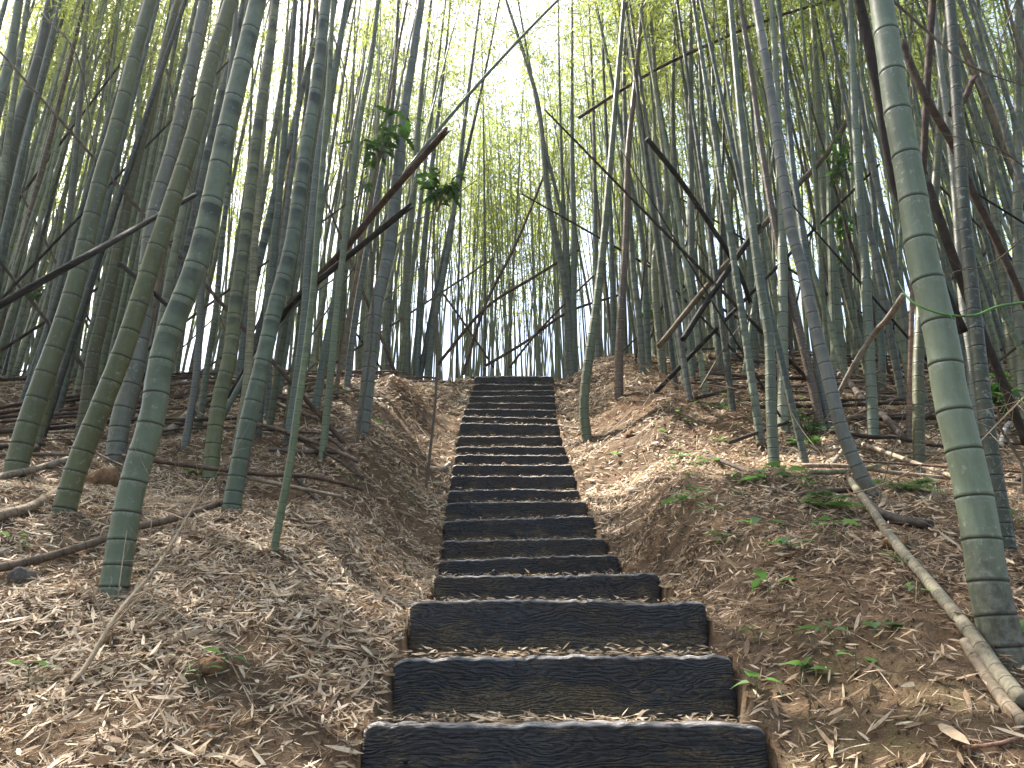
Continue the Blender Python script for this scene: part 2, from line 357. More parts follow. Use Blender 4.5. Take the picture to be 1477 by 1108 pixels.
def culm_mesh(path, r0, r1, detail, sp0=.098, spg=.035, spmax=.32, mat=None, seg=None, flare=1.08, jag=False):
    """path: dense polyline from the base up; nodes with a groove, a ridge and a waxy band under each."""
    path = np.asarray(path, float); d = np.concatenate([[0], np.cumsum(np.linalg.norm(np.diff(path, axis=0), axis=1))]); L = d[-1]
    S, RR, ring, wax, fr = [], [], [], [], []
    k = r0 / .05; s = .03 + random.random() * .05; nodes = []
    while s < L - .05:
        nodes.append(s); s += min(spmax, (sp0 + spg * s) * (.5 + .5 * min(1, s / .45))) * max(k, .55) * random.uniform(.9, 1.1)
    def R_(s): return (r0 + (r1 - r0) * (s / L) ** 1.05) * (1 + (flare - 1) * math.exp(-s / .12))
    def add(s, m, a, b, c): S.append(s); RR.append(R_(max(s, 0)) * m); ring.append(a); wax.append(b); fr.append(c)
    add(0, 1.0, 0, 0, 0)
    e = .0045 * k
    for i, nd in enumerate(nodes):
        nx_ = nodes[i + 1] if i + 1 < len(nodes) else L; gap = nx_ - nd
        if detail == 2:
            if nd - .026 * k > S[-1] + .004: add(nd - .026 * k, 1.0, 0, 0, .96)
            add(nd - 2.2 * e, 1.0, 0, .8, 1); add(nd - .8 * e, 1.014, .0, 1, 1); add(nd - .25 * e, .982, 1, 0, 1)
            add(nd + .25 * e, .982, 1, 0, 0); add(nd + .8 * e, 1.045, .3, .1, 0); add(nd + 2.6 * e, 1.008, 0, 0, 0)
            for f in (.25, .5, .75): add(nd + gap * f, .992, 0, 0, f)
        else:
            add(nd - .03 * k, 1.0, 0, .0, .95); add(nd - .9 * e, 1.015, .1, .8, 1); add(nd, 1.0, 1, 0, 0); add(nd + 1.5 * e, 1.05, .3, 0, 0)
            add(nd + gap * .4, .99, 0, 0, .4)
    add(L, 1, 0, 0, .5)
    S = np.array(S); o = np.argsort(S, kind='stable'); S = S[o]; RR = np.array(RR)[o]; ring = np.array(ring)[o]; wax = np.array(wax)[o]; fr = np.array(fr)[o]
    P = np.stack([np.interp(S, d, path[:, c]) for c in range(3)], -1)
    seg = seg or (18 if detail == 2 else 8)
    V, q, t = tube_arr(P, RR, seg)
    if jag:                                            # splintered end
        n = len(S); tip = slice((n - 1) * seg, n * seg); T = (P[-1] - P[-2]); T /= np.linalg.norm(T) + 1e-9
        V[tip] += T[None] * (np.random.default_rng(n).random(seg)[:, None] * r0 * 3)
    rep = lambda a: np.concatenate([np.repeat(a, seg), a[:1], a[-1:]])
    return mesh_np("culm", V, q, t, mats=[mat or M_CULM], attrs={'ring': rep(ring), 'wax': rep(wax), 'frac': rep(fr)})

# ------------------------------------------------------------------ leaves
def leaf_quads(P, D, N, L, W, droop=.15):
    """P base, D direction, N width direction (unit rows), lens-shaped leaves bent downwards: 6 verts, 4 tris -> 2 quads + 2 tris merged as 4 tris"""
    n = len(P); L = L[:, None]; W = W[:, None]; dn = np.array((0, 0, -1.0))
    v0 = P; v1 = P + D * L * .38 + N * W * .5 + dn * L * droop * .15; v2 = P + D * L * .38 - N * W * .5 + dn * L * droop * .15
    v3 = P + D * L + dn * L * droop
    V = np.stack([v0, v1, v3, v2], 1).reshape(-1, 3); q = np.arange(4 * n).reshape(-1, 4)
    return V, q
def unit(a): return a / (np.linalg.norm(a, axis=-1, keepdims=True) + 1e-9)
def crown_template(seed, H=6.5, dens=1.0):
    r = np.random.default_rng(seed); VV, QQ, TT, MI, LV = [], [], [], [], []; off = 0
    lp, ld, ll = [], [], []
    z = .2; k = 0
    while z < H:
        nb = 2 if z < H * .8 else 3
        a0 = r.random() * 6.28
        for b in range(nb):
            if r.random() < (.75 if z < 1.2 else .12): continue
            az = a0 + b * 2.1 + r.normal() * .4; el = r.uniform(.25, .95); ln = (1.55 - 1.0 * z / H) * r.uniform(.6, 1.15)
            d = np.array((math.cos(az) * math.cos(el), math.sin(az) * math.cos(el), math.sin(el)))
            s = np.linspace(0, 1, 5)[:, None]; p0 = np.array((0, 0, z))
            pts = p0 + d * ln * s + np.array((0, 0, -1)) * (s ** 2) * ln * .45
            V, q, t = tube_arr(pts, np.linspace(.006, .0015, 5), 3, False, off); VV.append(V); QQ.append(q); LV.append(np.full(len(V), .3)); MI.append(np.ones(len(q))); off += len(V)
            nt_ = int(5 + ln * 5)
            for j in range(nt_):
                f = r.uniform(.25, 1.0); i = min(int(f * 4), 3); pp = pts[i] + (pts[i + 1] - pts[i]) * (f * 4 - i)
                sd_ = unit(d * .6 + r.normal(size=3) * .7 + np.array((0, 0, -.15))); sl = r.uniform(.12, .38)
                m = int(r.integers(4, 9) * dens)
                u = r.random(m)[:, None]
                lp.append(pp + sd_ * sl * u + r.normal(size=(m, 3)) * .03)
                ld.append(unit(sd_ * .7 + r.normal(size=(m, 3)) * .55 + np.array((0, 0, -.55)))); ll.append(r.uniform(.08, .15, m))
        z += r.uniform(.22, .36); k += 1
    lp = np.concatenate(lp); ld = np.concatenate(ld); ll = np.concatenate(ll); n = len(lp)
    N = unit(np.cross(ld, r.normal(size=(n, 3)))); V, q = leaf_quads(lp, ld, N, ll, ll * r.uniform(.13, .19, n), .25)
    VV.append(V); QQ.append(q + off); MI.append(np.zeros(n)); LV.append(np.repeat(np.clip(r.beta(2, 2.2, n), 0, 1), 4))
    return mesh_np("crown", np.concatenate(VV), np.concatenate(QQ), mats=[M_LEAF, M_TWIG], midx=np.concatenate(MI), smooth=False, attrs={'lv': np.concatenate(LV)})
CROWNS = [crown_template(100 + i, dens=.8) for i in range(6)]

TONES = dict(G=(.104, .124, .094), B=(.096, .120, .106), A=(.122, .127, .108), M=(.078, .076, .032), W=(.135, .090, .052),
             K=(.046, .050, .036), Y=(.122, .142, .076), P=(.165, .175, .115), O=(.110, .117, .052))
def bamboo(path, r0, L, label, tone, lichen=.3, detail=2, group=None, crown=True, crown_s=5.0, name='bamboo', cat='bamboo'):
    base = path[0].copy(); me = culm_mesh(path - base, r0, r0 * .16 if L > 6 else r0 * .6, detail)
    t = thing(name, label, cat, base, group); c = obj('culm', me, t)
    col = TONES[tone] if isinstance(tone, str) else tone
    j = random.uniform(.85, 1.15); c.color = (col[0] * j * random.uniform(.94, 1.06), col[1] * j, col[2] * j * random.uniform(.9, 1.1), lichen)
    c['soot'] = .95 if ('sooty' in label or 'stained' in label) else random.choice((.0, .15, .35, .6))
    if 'huge' in label: c['soot'] = 0.0
    c['foot'] = .75 if 'dominating' in label else random.uniform(.12, .34)
    if crown:
        d = np.concatenate([[0], np.cumsum(np.linalg.norm(np.diff(path, axis=0), axis=1))])
        i = int(np.searchsorted(d, crown_s)); i = min(i, len(path) - 3)
        if blocks_sun(path[i], path[-1]): return t
        k = obj('crown', random.choice(CROWNS), t); T = Vector(path[-1] - path[i]).normalized()
        k.location = path[i] - base; q = T.to_track_quat('Z', 'Y'); k.rotation_mode = 'QUATERNION'
        from mathutils import Quaternion
        k.rotation_quaternion = q @ Quaternion((0, 0, 1), random.uniform(0, 6.28))
        sc_ = (d[-1] - d[i]) / 6.5; k.scale = (min(sc_, 1.15), min(sc_, 1.15), sc_)
    return t
def culm_path(pts_px, L=None, D=None, dlean=0.0):
    """pts_px base first. Everything stands D metres ahead (found where the base meets the ground); continued upward past the frame."""
    b = pts_px[0]; h = hit(*b)
    if h is None or D is not None: D = D or 12.5; h = at_dist(b[0], b[1], D)
    D = h[1]; gz = float(ground(h[0], h[1])); P = [np.array((h[0], D, gz - .0))]
    for (x, y) in pts_px[1:]:
        p = at_dist(x, y, D); P.append(p)
    P.insert(0, P[0] - unit(P[1] - P[0]) * .16)
    L = L or random.uniform(10.5, 13)
    cur = np.linalg.norm(P[-1] - P[0]); T = unit(P[-1] - P[-2]) if len(P) > 2 else unit(P[-1] - P[0])
    T = unit(T + np.array((0, 0, .25))) ; az = np.array((random.gauss(0, .08), random.gauss(0, .08), 0))
    p = P[-1].copy(); s = cur
    while s < L:
        st = min(1.0, L - s + .01); p = p + T * st; s += st; P.append(p.copy()); T = unit(T + az * .25 * (s / L))
    return smooth_path(P, 90), D

# ------------------------------------------------------------------ stairs
def sleeper(k, D, H, cx, tilt):
    th, hh = .115, (.225 if k else .30)
    nxx, r = 90, .014
    us = np.linspace(-LEN / 2, LEN / 2, nxx)
    prof = [(-th / 2, -hh)] + [(-th / 2, -hh + (hh - r) * f) for f in (.15, .3, .45, .6, .75, .9, 1)] 
    prof += [(-th / 2 + r * (1 - math.cos(a)), -r + r * math.sin(a)) for a in (R(30), R(60), R(90))]
    prof += [(0, .0), (th / 2 - r, 0), (th / 2 - .004, -.006), (th / 2, -r), (th / 2, -hh)]
    prof = np.array(prof); m = len(prof); V = np.zeros((nxx, m, 3))
    for i, u in enumerate(us):
        wob_z = (.018 * float(vnoise(u * 2.1, k * 7.7, 1.0, 8)) + .007 * float(vnoise(u * 8, k * 3.1, 1.0, 9)) + .011 * float(vnoise(u * 34, k * 3.1, 1.0, 12)))
        endr = max(0, (abs(u) - (LEN / 2 - .03)) / .03)
        for j, (py, pz) in enumerate(prof):
            front = 1.0 if py < 0 else 0.2
            bulge = front * (.010 * float(vnoise(u * 3.5, pz * 9 + k * 5, 1.0, 10)) + .006 * float(vnoise(u * 6, pz * 60 + k * 5, 1.0, 11)))
            zz = pz + (wob_z * (1 if pz > -hh * .5 else .0)) - (endr ** 2) * .016 * (pz > -.03)
            V[i, j] = (u, py + bulge + endr ** 2 * .008 * front, zz + tilt * u / LEN)
    idx = np.arange(nxx * m).reshape(nxx, m)
    q = np.stack([idx[:-1], idx[1:], np.roll(idx, -1, 1)[1:], np.roll(idx, -1, 1)[:-1]], -1).reshape(-1, 4)
    Vf = V.reshape(-1, 3); c0 = len(Vf); cen = np.array([V[0].mean(0), V[-1].mean(0)]); jj = np.arange(m); j2 = (jj + 1) % m
    tr = np.concatenate([np.stack([np.full(m, c0), jj, j2], -1), np.stack([np.full(m, c0 + 1), idx[-1][j2], idx[-1][jj]], -1)])
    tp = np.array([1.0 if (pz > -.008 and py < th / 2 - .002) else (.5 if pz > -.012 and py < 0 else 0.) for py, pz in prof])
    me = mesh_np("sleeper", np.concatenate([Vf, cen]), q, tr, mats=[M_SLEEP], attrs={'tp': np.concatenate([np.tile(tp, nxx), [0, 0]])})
    return me, th
ordn = ["lowest", "second", "third", "fourth", "fifth", "sixth", "seventh", "eighth", "ninth", "tenth", "eleventh", "twelfth", "thirteenth", "fourteenth",
        "fifteenth", "sixteenth", "seventeenth", "eighteenth", "nineteenth", "twentieth", "twenty-first", "top"]
looks = {0: "lowest dark sleeper step, cut off by the bottom of the photo", 1: "second step from the bottom, dark face with flowing grain and heart-leaf plants at its end",
         2: "third step from the bottom, tall face worn ochre along its foot", 3: "fourth step from the bottom, brownish face before a long tread",
         4: "fifth step from the bottom, low dark strip with pale right edge", 5: "sixth step from the bottom, brown worn face with straws across it",
         21: "topmost full sleeper step at the crest of the stairs"}
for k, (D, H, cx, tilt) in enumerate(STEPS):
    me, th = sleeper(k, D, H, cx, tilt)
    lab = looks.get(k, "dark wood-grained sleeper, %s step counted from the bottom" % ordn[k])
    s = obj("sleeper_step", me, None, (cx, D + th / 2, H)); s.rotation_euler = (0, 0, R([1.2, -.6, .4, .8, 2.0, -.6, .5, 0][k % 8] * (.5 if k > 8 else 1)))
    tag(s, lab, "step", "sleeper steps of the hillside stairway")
    s['brown'] = {3: .9, 5: 1.0, 0: .1, 1: .15, 2: .45}.get(k, random.uniform(.1, .6))
    for sx in ((-.47, .5) if k in (0, 4, 5, 6, 7, 8, 9, 11) else ()):
        V, q, t = tube_arr([(sx, -th / 2 - .0065, -.1 - .02 * (sx > 0)), (sx, -th / 2 + .008, -.1 - .02 * (sx > 0))], [.0065, .0065], 10)
        obj("bolt_hole", mesh_np("bolt_hole", V, q, t, mats=[M_HOLE]), s)
# board lying askew behind the top step
me, th = sleeper(29, 0, 0, 0, -.03)
s = obj("sleeper_step", me, None, (-.20, 11.18, 4.41)); s.rotation_euler = (0, 0, R(-4)); s.scale = (.9, 1, 1)
tag(s, "tilted sleeper just behind the topmost step, its right end sunk in the earth", "step", "sleeper steps of the hillside stairway")

# openings in the canopy: crowns are missing where the sun gets down to the litter
SV = np.array(sv); CORR = []
for px, py, rad in [(890, 625, .45), (865, 700, .45), (930, 655, .30), (820, 640, .40), (625, 655, .22), (790, 570, .30), (565, 830, .15)]:
    p = hit(px, py)
    if p is not None: CORR.append((p, rad))
def blocks_sun(a, b):
    a = np.array(a); b = np.array(b)
    for p, rad in CORR:
        for f in np.linspace(0, 1, 9):
            q = a + (b - a) * f; d = q - p; k = d.dot(SV)
            if k > 0 and np.linalg.norm(d - SV * k) < rad + .75 * (1 - .6 * f): return True
    return False
def stem_blocks(a, b):
    a = np.array(a, float); b = np.array(b, float)
    for p, rad in CORR[:5]:
        for f in np.linspace(0, 1, 60):
            d = a + (b - a) * f - p; k = d.dot(SV)
            if k > .5 and np.linalg.norm(d - SV * k) < rad * .9: return True
    return False
# ------------------------------------------------------------------ the bamboos one can tell apart (base first, as seen; width at the base in px)
BIG = "standing bamboos lining the stairway"
TR = [
 # --- left of the stairs
 ([(163,855),(190,704),(220,603),(237,501),(288,366),(330,175),(372,0)], 43, (.108, .128, .084), .4, "thick green bamboo with sooty internodes, rooted at the end of the long grey log"),
 ([(91,741),(112,671),(146,586),(183,491),(223,366),(237,325),(281,190),(306,85),(333,0)], 34, 'O', .5, "thick bamboo with closely ringed grey foot beside the brown earth clod"),
 ([(166,667),(175,600),(190,552),(203,480),(220,322),(250,210),(271,118),(295,0)], 30, 'A', 1.0, "pale lichen-spotted bamboo whose foot shows behind the thick ringed one"),
 ([(20,688),(37,623),(61,552),(91,468),(115,386),(146,257),(166,190),(196,74),(217,0)], 33, 'O', .4, "thick leaning bamboo crossed by the long black pole"),
 ([(117,637),(125,586),(135,512),(146,468),(166,383),(196,237),(217,162),(237,74),(257,0)], 21, 'M', .5, "mossy brown-olive bamboo with dark blotches up its length"),
 ([(-62,590),(-40,470),(0,288),(27,176),(56,85),(73,0)], 28, 'K', .1, "dark slate bamboo leaning in over the upper left edge of the photo"),
 ([(-95,560),(-50,340),(0,142),(14,85),(28,0)], 25, 'B', .3, "blue-green bamboo cutting the very corner at the upper left"),
 ([(-35,560),(-10,430),(7,338),(27,254),(44,169),(66,90),(85,0)], 20, 'B', .9, "frosty blue-green bamboo just behind the dark slate one"),
 ([(0,540),(10,500),(29,410),(34,355),(58,237),(81,118),(102,0)], 16, 'G', .2, "medium green bamboo with its foot at the photo's left edge"),
 ([(60,560),(71,468),(100,305),(115,152),(127,0)], 12, 'A', .3, "slim grey bamboo between the blue-green and the black-crossed culms"),
 ([(150,520),(152,400),(154,190),(154,0)], 10, 'K', .1, "thin dark upright bamboo, left one of a close pair"),
 ([(168,515),(166,380),(164,162),(163,0)], 9, 'K', .1, "thin dark upright bamboo, right one of a close pair"),
 ([(140,500),(165,300),(178,100),(186,0)], 10, 'B', .1, "slim blue-green bamboo rising behind the mossy culm's foot"),
 ([(188,540),(203,280),(203,152),(220,20),(224,0)], 11, 'G', .2, "slim green bamboo seen between mossy and lichen-spotted culms"),
 ([(228,575),(250,440),(271,355),(298,230),(325,118),(352,0)], 19, 'B', .3, "blue-green bamboo hugging the left flank of the sooty thick culm"),
 ([(303,684),(308,637),(318,569),(332,511),(340,434),(352,355),(372,186),(386,95),(398,0)], 24, 'O', .3, "bamboo with black-stained internodes, foot by the small green tuft"),
 ([(333,740),(342,688),(359,603),(376,535),(399,434),(420,355),(440,220),(457,118),(470,0)], 28, 'G', .2, "dark-stained green bamboo standing at the upper end of the grey log"),
 ([(394,802),(405,738),(418,671),(430,586),(443,495),(454,393),(460,305),(472,152),(481,0)], 12.5, 'Y', .1, "slender bright green bamboo planted low on the left slope"),
 ([(345,560),(362,430),(383,339),(403,254),(423,186),(443,102),(474,0)], 15, 'B', .1, "smooth blue-green bamboo slanting between two dark-stained culms"),
 ([(340,650),(354,569),(362,468),(367,366),(376,237),(386,100),(392,0)], 13, (.20,.19,.10), 1.0, "yellowish bamboo mottled like snakeskin"),
 ([(286,625),(298,535),(311,451),(318,373),(325,305),(338,180),(350,60)], 11, 'G', .2, "slim bamboo seen just right of the sooty thick culm"),
 ([(266,648),(284,535),(291,410),(300,366),(312,250),(330,120),(342,0)], 12, 'A', .1, "slim slate-grey bamboo standing before the dark debris"),
 ([(464,671),(474,569),(484,468),(491,400),(503,300),(520,169),(534,95),(546,0)], 12, 'Y', .1, "slender green bamboo above the short fallen stick"),
 ([(522,627),(527,586),(534,518),(544,434),(558,376),(571,271),(581,176),(595,85),(608,0)], 22, 'A', .5, "thick grey-green bamboo rooted in the fibrous mound left of the stairs"),
 ([(455,590),(470,500),(497,355),(507,271),(520,169),(536,85),(546,-10)], 13, 'G', .1, "green bamboo bowed beside the broad-leaved sapling"),
 ([(588,530),(588,383),(596,278),(606,150),(622,0)], 15, 'G', .1, "upright green bamboo on the bank crest, left of a tight cluster"),
 ([(602,522),(608,400),(622,250),(640,100),(650,0)], 12, 'B', .1, "upright bamboo in the tight crest cluster, its right member"),
 ([(615,552),(625,468),(642,383),(659,271),(673,152),(693,0)], 12, 'B', .1, "curving blue-green bamboo nearest the stairs' top on the left"),
 ([(602,540),(625,440),(646,340),(666,254),(700,102),(720,0)], 9, 'K', .1, "thin dark bamboo crossing behind the curved one near the stair top"),
 ([(500,560),(515,440),(540,300),(566,150),(575,0)], 10, 'A', .1, "slim grey bamboo behind the fibrous mound's culm"),
 ([(560,545),(563,420),(575,300),(590,140),(600,10)], 9, 'G', .1, "slim green bamboo just right of the fibrous mound's culm"),
 ([(415,640),(437,480),(445,366),(462,200),(490,60),(500,0)], 14, 'G', .1, "green bamboo half hidden behind the slender bright one"),
 ([(385,600),(392,480),(410,330),(428,180),(436,0)], 10, 'A', .2, "thin grey bamboo amid the dead canes left of centre"),
 ([(240,560),(255,450),(262,300),(276,150),(283,0)], 9, 'G', .1, "thin green bamboo in the gap left of the sooty thick culm"),
 # --- right of the stairs
 ([(825,532),(820,468),(815,417),(808,372),(791,288),(778,162),(761,95),(730,0)], 14, 'A', .3, "curved bamboo rising from the right crest and leaning over the stairs"),
 ([(829,528),(822,430),(815,339),(801,271),(784,203),(765,100),(747,0)], 9, 'G', .1, "thinner bamboo twinned with the curved one over the stairs"),
 ([(818,520),(817,450),(815,372),(808,169),(805,0)], 9, 'G', .1, "straight thin bamboo beside the crest of the stairs"),
 ([(827,533),(827,434),(828,355),(825,203),(825,0)], 12, 'B', .2, "straight pale-ringed bamboo on the right crest"),
 ([(862,500),(859,339),(856,169),(849,0)], 9, 'A', .1, "thin upright bamboo between straight and curved culms right of centre"),
 ([(847,637),(842,586),(849,518),(859,451),(869,366),(879,254),(889,135),(900,0)], 16, (.12,.13,.07), .1, "bowed bamboo standing in the sunlit litter beside the stairs"),
 ([(893,576),(893,518),(898,417),(903,339),(906,220),(917,112),(927,0)], 14, 'W', .2, "brownish dark bamboo behind the sunlit patch"),
 ([(935,530),(927,355),(905,240),(883,118),(862,17),(858,0)], 10, 'B', .1, "bamboo leaning left behind the brownish dark one"),
 ([(957,540),(944,383),(962,280),(947,135),(937,0)], 13, 'P', 1.0, "whitish lichen-spotted bamboo on the right bank's crest"),
 ([(927,540),(922,460),(913,383),(905,250),(900,110),(905,0)], 11, 'G', .2, "green bamboo just left of the whitish spotted one"),
 ([(997,546),(997,468),(997,305),(996,169),(996,0)], 13, 'G', .3, "upright bamboo at the left end of the dark fallen branch"),
 ([(1117,680),(1112,586),(1109,484),(1095,400),(1079,271),(1065,135),(1053,0)], 17, 'G', .1, "dark green bamboo leaning just left of the pale upright trunk"),
 ([(1185,622),(1167,535),(1146,451),(1129,383),(1123,355),(1102,237),(1085,118),(1067,0)], 14, (.10,.07,.05), .6, "dead brown rough culm next to the leaning grey one"),
 ([(1262,722),(1258,715),(1238,677),(1214,620),(1194,542),(1173,461),(1156,383),(1139,322),(1123,210),(1109,118),(1090,0)], 21, (.135,.135,.125), .2, "grey bamboo with white rings, leaning and bent at its foot"),
 ([(1196,618),(1180,520),(1166,400),(1153,305),(1143,237),(1133,118),(1123,0)], 14, 'B', .1, "blue-green bamboo behind the white-ringed grey one"),
 ([(1131,625),(1129,501),(1129,400),(1125,250),(1119,100),(1112,0)], 18, 'P', .3, "pale straight bamboo standing by the leafy undergrowth"),
 ([(1089,530),(1085,468),(1082,366),(1074,200),(1062,0)], 14, 'G', .2, "green bamboo behind the leaning dark green one"),
 ([(1214,545),(1207,468),(1200,366),(1189,305),(1180,135),(1170,0)], 19, 'P', 1.0, "stout spotted bamboo standing in dry litter right of centre"),
 ([(1197,500),(1198,400),(1200,300),(1204,169),(1207,17)], 12, 'B', .3, "blue-green bamboo seen above the stout spotted one"),
 ([(1260,633),(1253,484),(1248,383),(1244,339),(1233,169),(1226,0)], 17, 'G', .5, "upright bamboo between the white-ringed and the huge culm"),
 ([(1272,560),(1271,501),(1263,383),(1261,305),(1248,186),(1240,40),(1238,0)], 12, 'G', .2, "slimmer bamboo just behind, right of the upright one"),
 ([(1250,520),(1241,468),(1224,383),(1210,135),(1203,0)], 12, 'A', .2, "leaning grey bamboo behind the upright pair"),
 ([(1450,945),(1427,851),(1414,767),(1403,705),(1387,637),(1370,569),(1360,498),(1344,427),(1329,366),(1312,254),(1295,166),(1282,74),(1271,0)], 60, (.142,.164,.106), 1.0, "huge bamboo dominating the right side, the thickest of all"),
 ([(1455,800),(1441,721),(1427,637),(1414,535),(1398,383),(1390,305),(1383,186),(1376,85),(1370,0)], 25, 'K', 1.0, "dark mossy bamboo with lichen, right behind the huge one"),
 ([(1326,688),(1325,600),(1325,511),(1335,366),(1349,271),(1359,100),(1368,0)], 18, 'M', .6, "mossy green-brown bamboo passing behind the huge one"),
 ([(1475,610),(1458,501),(1447,400),(1434,305),(1420,152),(1410,0)], 15, 'P', .5, "grey spotted bamboo near the photo's right edge"),
 ([(1482,620),(1472,500),(1468,355),(1468,203),(1468,0)], 19, 'P', .6, "pale bamboo running up the photo's right edge"),
 ([(1409,690),(1400,518),(1387,417),(1375,250),(1352,60),(1346,0)], 15, 'A', .4, "grey-green bamboo between the huge one and the dark mossy one"),
 ([(1310,637),(1313,530),(1316,417),(1318,300)], 9, (.20,.10,.055), 0, "thin reddish-brown dead stem left of the huge bamboo"),
 ([(1040,540),(1030,430),(1022,300),(1012,150),(1006,0)], 12, 'G', .2, "green bamboo near the crossing dark poles"),
 ([(1058,520),(1050,400),(1035,250),(1028,100),(1030,0)], 11, 'B', .2, "blue-green bamboo just right of the crossing poles' left arm"),
 ([(975,530),(970,420),(975,300),(970,150),(975,0)], 11, 'G', .2, "slim bamboo between the spotted one and the branch-end one"),
 ([(886,515),(884,430),(880,300),(872,140),(868,0)], 9, 'B', .1, "thin bamboo behind the bowed sunlit one"),
]
all_base = []
for pts, wpx, tone, lich, lab in TR:
    short = 'dead stem' in lab
    b = hit(*pts[0]); 
    path, D = culm_path(pts, L=(4.6 if short else None))
    zb = path[0].dot(FW); r0 = wpx * zb / F / 2 * .97
    all_base.append((path[0][0], path[0][1], r0))
    dead = 'dead' in lab
    huge = 'huge' in lab and 'dominating' in lab
    t = bamboo(path, r0, 12 if not short else 3, lab, tone, lich, 2 if wpx > 11 else 1, BIG, crown=not dead, crown_s=random.uniform(5.2, 6.5), name='dead_bamboo' if dead else 'bamboo')
    if wpx > 20:                                          # short fibrous roots round the foot
        r = np.random.default_rng(int(wpx * 7)); VV, QQ, TT, off = [], [], [], 0
        for i in range(70):
            a = r.uniform(0, 6.28); z0 = r.uniform(-.02, .07) * (1.3 if huge else .8); p = np.array((math.cos(a) * r0 * .98, math.sin(a) * r0 * .98, z0 + .02))
            o_ = np.array((math.cos(a), math.sin(a), 0)); ln = r.uniform(.02, .07)
            P = [p, p + o_ * ln * .5 + np.array((0, 0, -.01)), p + o_ * ln * .9 + np.array((r.normal() * .01, r.normal() * .01, -.03 - z0 * .5))]
            V, q, tt = tube_arr(P, [.0032, .0025, .001], 4, False, off); VV.append(V); QQ.append(q); off += len(V)
        obj('root_fringe', mesh_np("root_fringe", np.concatenate(VV), np.concatenate(QQ), mats=[M_ROOT]), t)

# ------------------------------------------------------------------ the crowded grove: every other culm still an object of its own
SHAPES = []
for i in range(10):
    r0 = .05; a = random.uniform(0, .15); c2 = random.uniform(-.03, .03)
    s = np.linspace(0, 12, 60)
    p = np.stack([a * (s / 12) ** 2 * 4 + c2 * np.sin(s / 12 * 5), .05 * np.sin(s / 12 * 4 + i), s], -1)
    SHAPES.append((culm_mesh(smooth_path(p, 60), r0, .009, 1, sp0=.13, spmax=.34), p))
GL = dict(
 a=("slender green bamboo in the crowded grove behind the left bank", "slender bamboos of the left grove"),
 b=("slender green bamboo in the crowded grove behind the right bank", "slender bamboos of the right grove"),
 c=("thin pale bamboo standing beyond the top of the stairs against the bright sky", "thin bamboos beyond the stair top"))
FILL = []
def far_bamboo(x, y, r, tilt, taz, zone, H):
    z = float(ground(x, y, False)) - .03
    t = thing("bamboo", GL[zone][0], "bamboo", (x, y, z), GL[zone][1])
    me, p = random.choice(SHAPES); c = obj("culm", me, t)
    tk = random.choice('GGGBBAAOKPYW' if zone != 'c' else 'GBAAPGY'); tone = TONES[tk]; FILL.append((t, tk, r, x + math.cos(taz) * math.tan(tilt) * y * .12, y)); j = random.uniform(.7, 1.2)
    c.color = (tone[0] * j, tone[1] * j, tone[2] * j, random.choice((.1, .3, .8))); c['soot'] = random.choice((0.0, .3, .7)); c['foot'] = random.uniform(.1, .4)
    hs = H / 12
    rot = Matrix.Rotation(taz, 4, 'Z') @ Matrix.Rotation(tilt, 4, 'Y') @ Matrix.Rotation(random.uniform(0, 6.28), 4, 'Z')
    scl = Matrix.Diagonal((r / .05, r / .05, hs, 1)); c.matrix_local = rot @ scl
    i0 = int(60 * (random.uniform(.58, .68) if zone == 'c' else random.uniform(.48, .58))); a = Vector(p[i0]); b = Vector(p[-1])
    a = Vector((a.x * r / .05, a.y * r / .05, a.z * hs)); b = Vector((b.x * r / .05, b.y * r / .05, b.z * hs)); d = b - a
    q = d.to_track_quat('Z', 'Y'); u = random.uniform(.85, 1.1)
    wa = Vector((x, y, z)) + rot @ a; wb = Vector((x, y, z)) + rot @ b
    if blocks_sun(wa, wb): return t
    k = obj("crown", random.choice(CROWNS), t)
    k.matrix_local = rot @ (Matrix.Translation(a) @ q.to_matrix().to_4x4() @ Matrix.Rotation(random.uniform(0, 6.28), 4, 'Z') @ Matrix.Diagonal((u, u, d.length / 6.5, 1)))
    return t
placed = [(a, b) for a, b, _ in all_base]
def ok(x, y, md): return all((x - a) ** 2 + (y - b) ** 2 > md * md for a, b in placed)
def scatter(n, fn, zone, rr, md, tilt0):
    c = 0; tries = 0
    while c < n and tries < n * 60:
        tries += 1; x, y = fn()
        if not ok(x, y, md): continue
        # near the path culms lean in over it, further out they sway at random
        tl = abs(random.gauss(0, .06)) + tilt0; taz = random.uniform(0, 6.28) if random.random() < .6 else (0 if x < 0 else math.pi)
        z = float(ground(x, y, False))
        if stem_blocks((x, y, z), (x + math.sin(tl) * math.cos(taz) * 11, y + math.sin(tl) * math.sin(taz) * 11, z + 11)): continue
        placed.append((x, y)); c += 1
        far_bamboo(x, y, random.uniform(*rr), tl, taz, zone, random.uniform(9.5, 12.5))
def zl():
    y = 6.2 + 9.5 * random.random() ** .8; return -(1.75 + (y * .78 - 1.0) * random.random()), y
def zr():
    y = 6.4 + 10 * random.random() ** .8; return (1.75 + (y * .78 - 1.0) * random.random()), y
def zc():
    y = 13.5 + 12 * random.random() ** .9; return random.uniform(-1, 1) * (1.4 + y * .17), y
scatter(96, zl, 'a', (.028, .050), .22, .01)
scatter(92, zr, 'b', (.028, .050), .22, .01)
scatter(44, zc, 'c', (.026, .042), .3, .0)

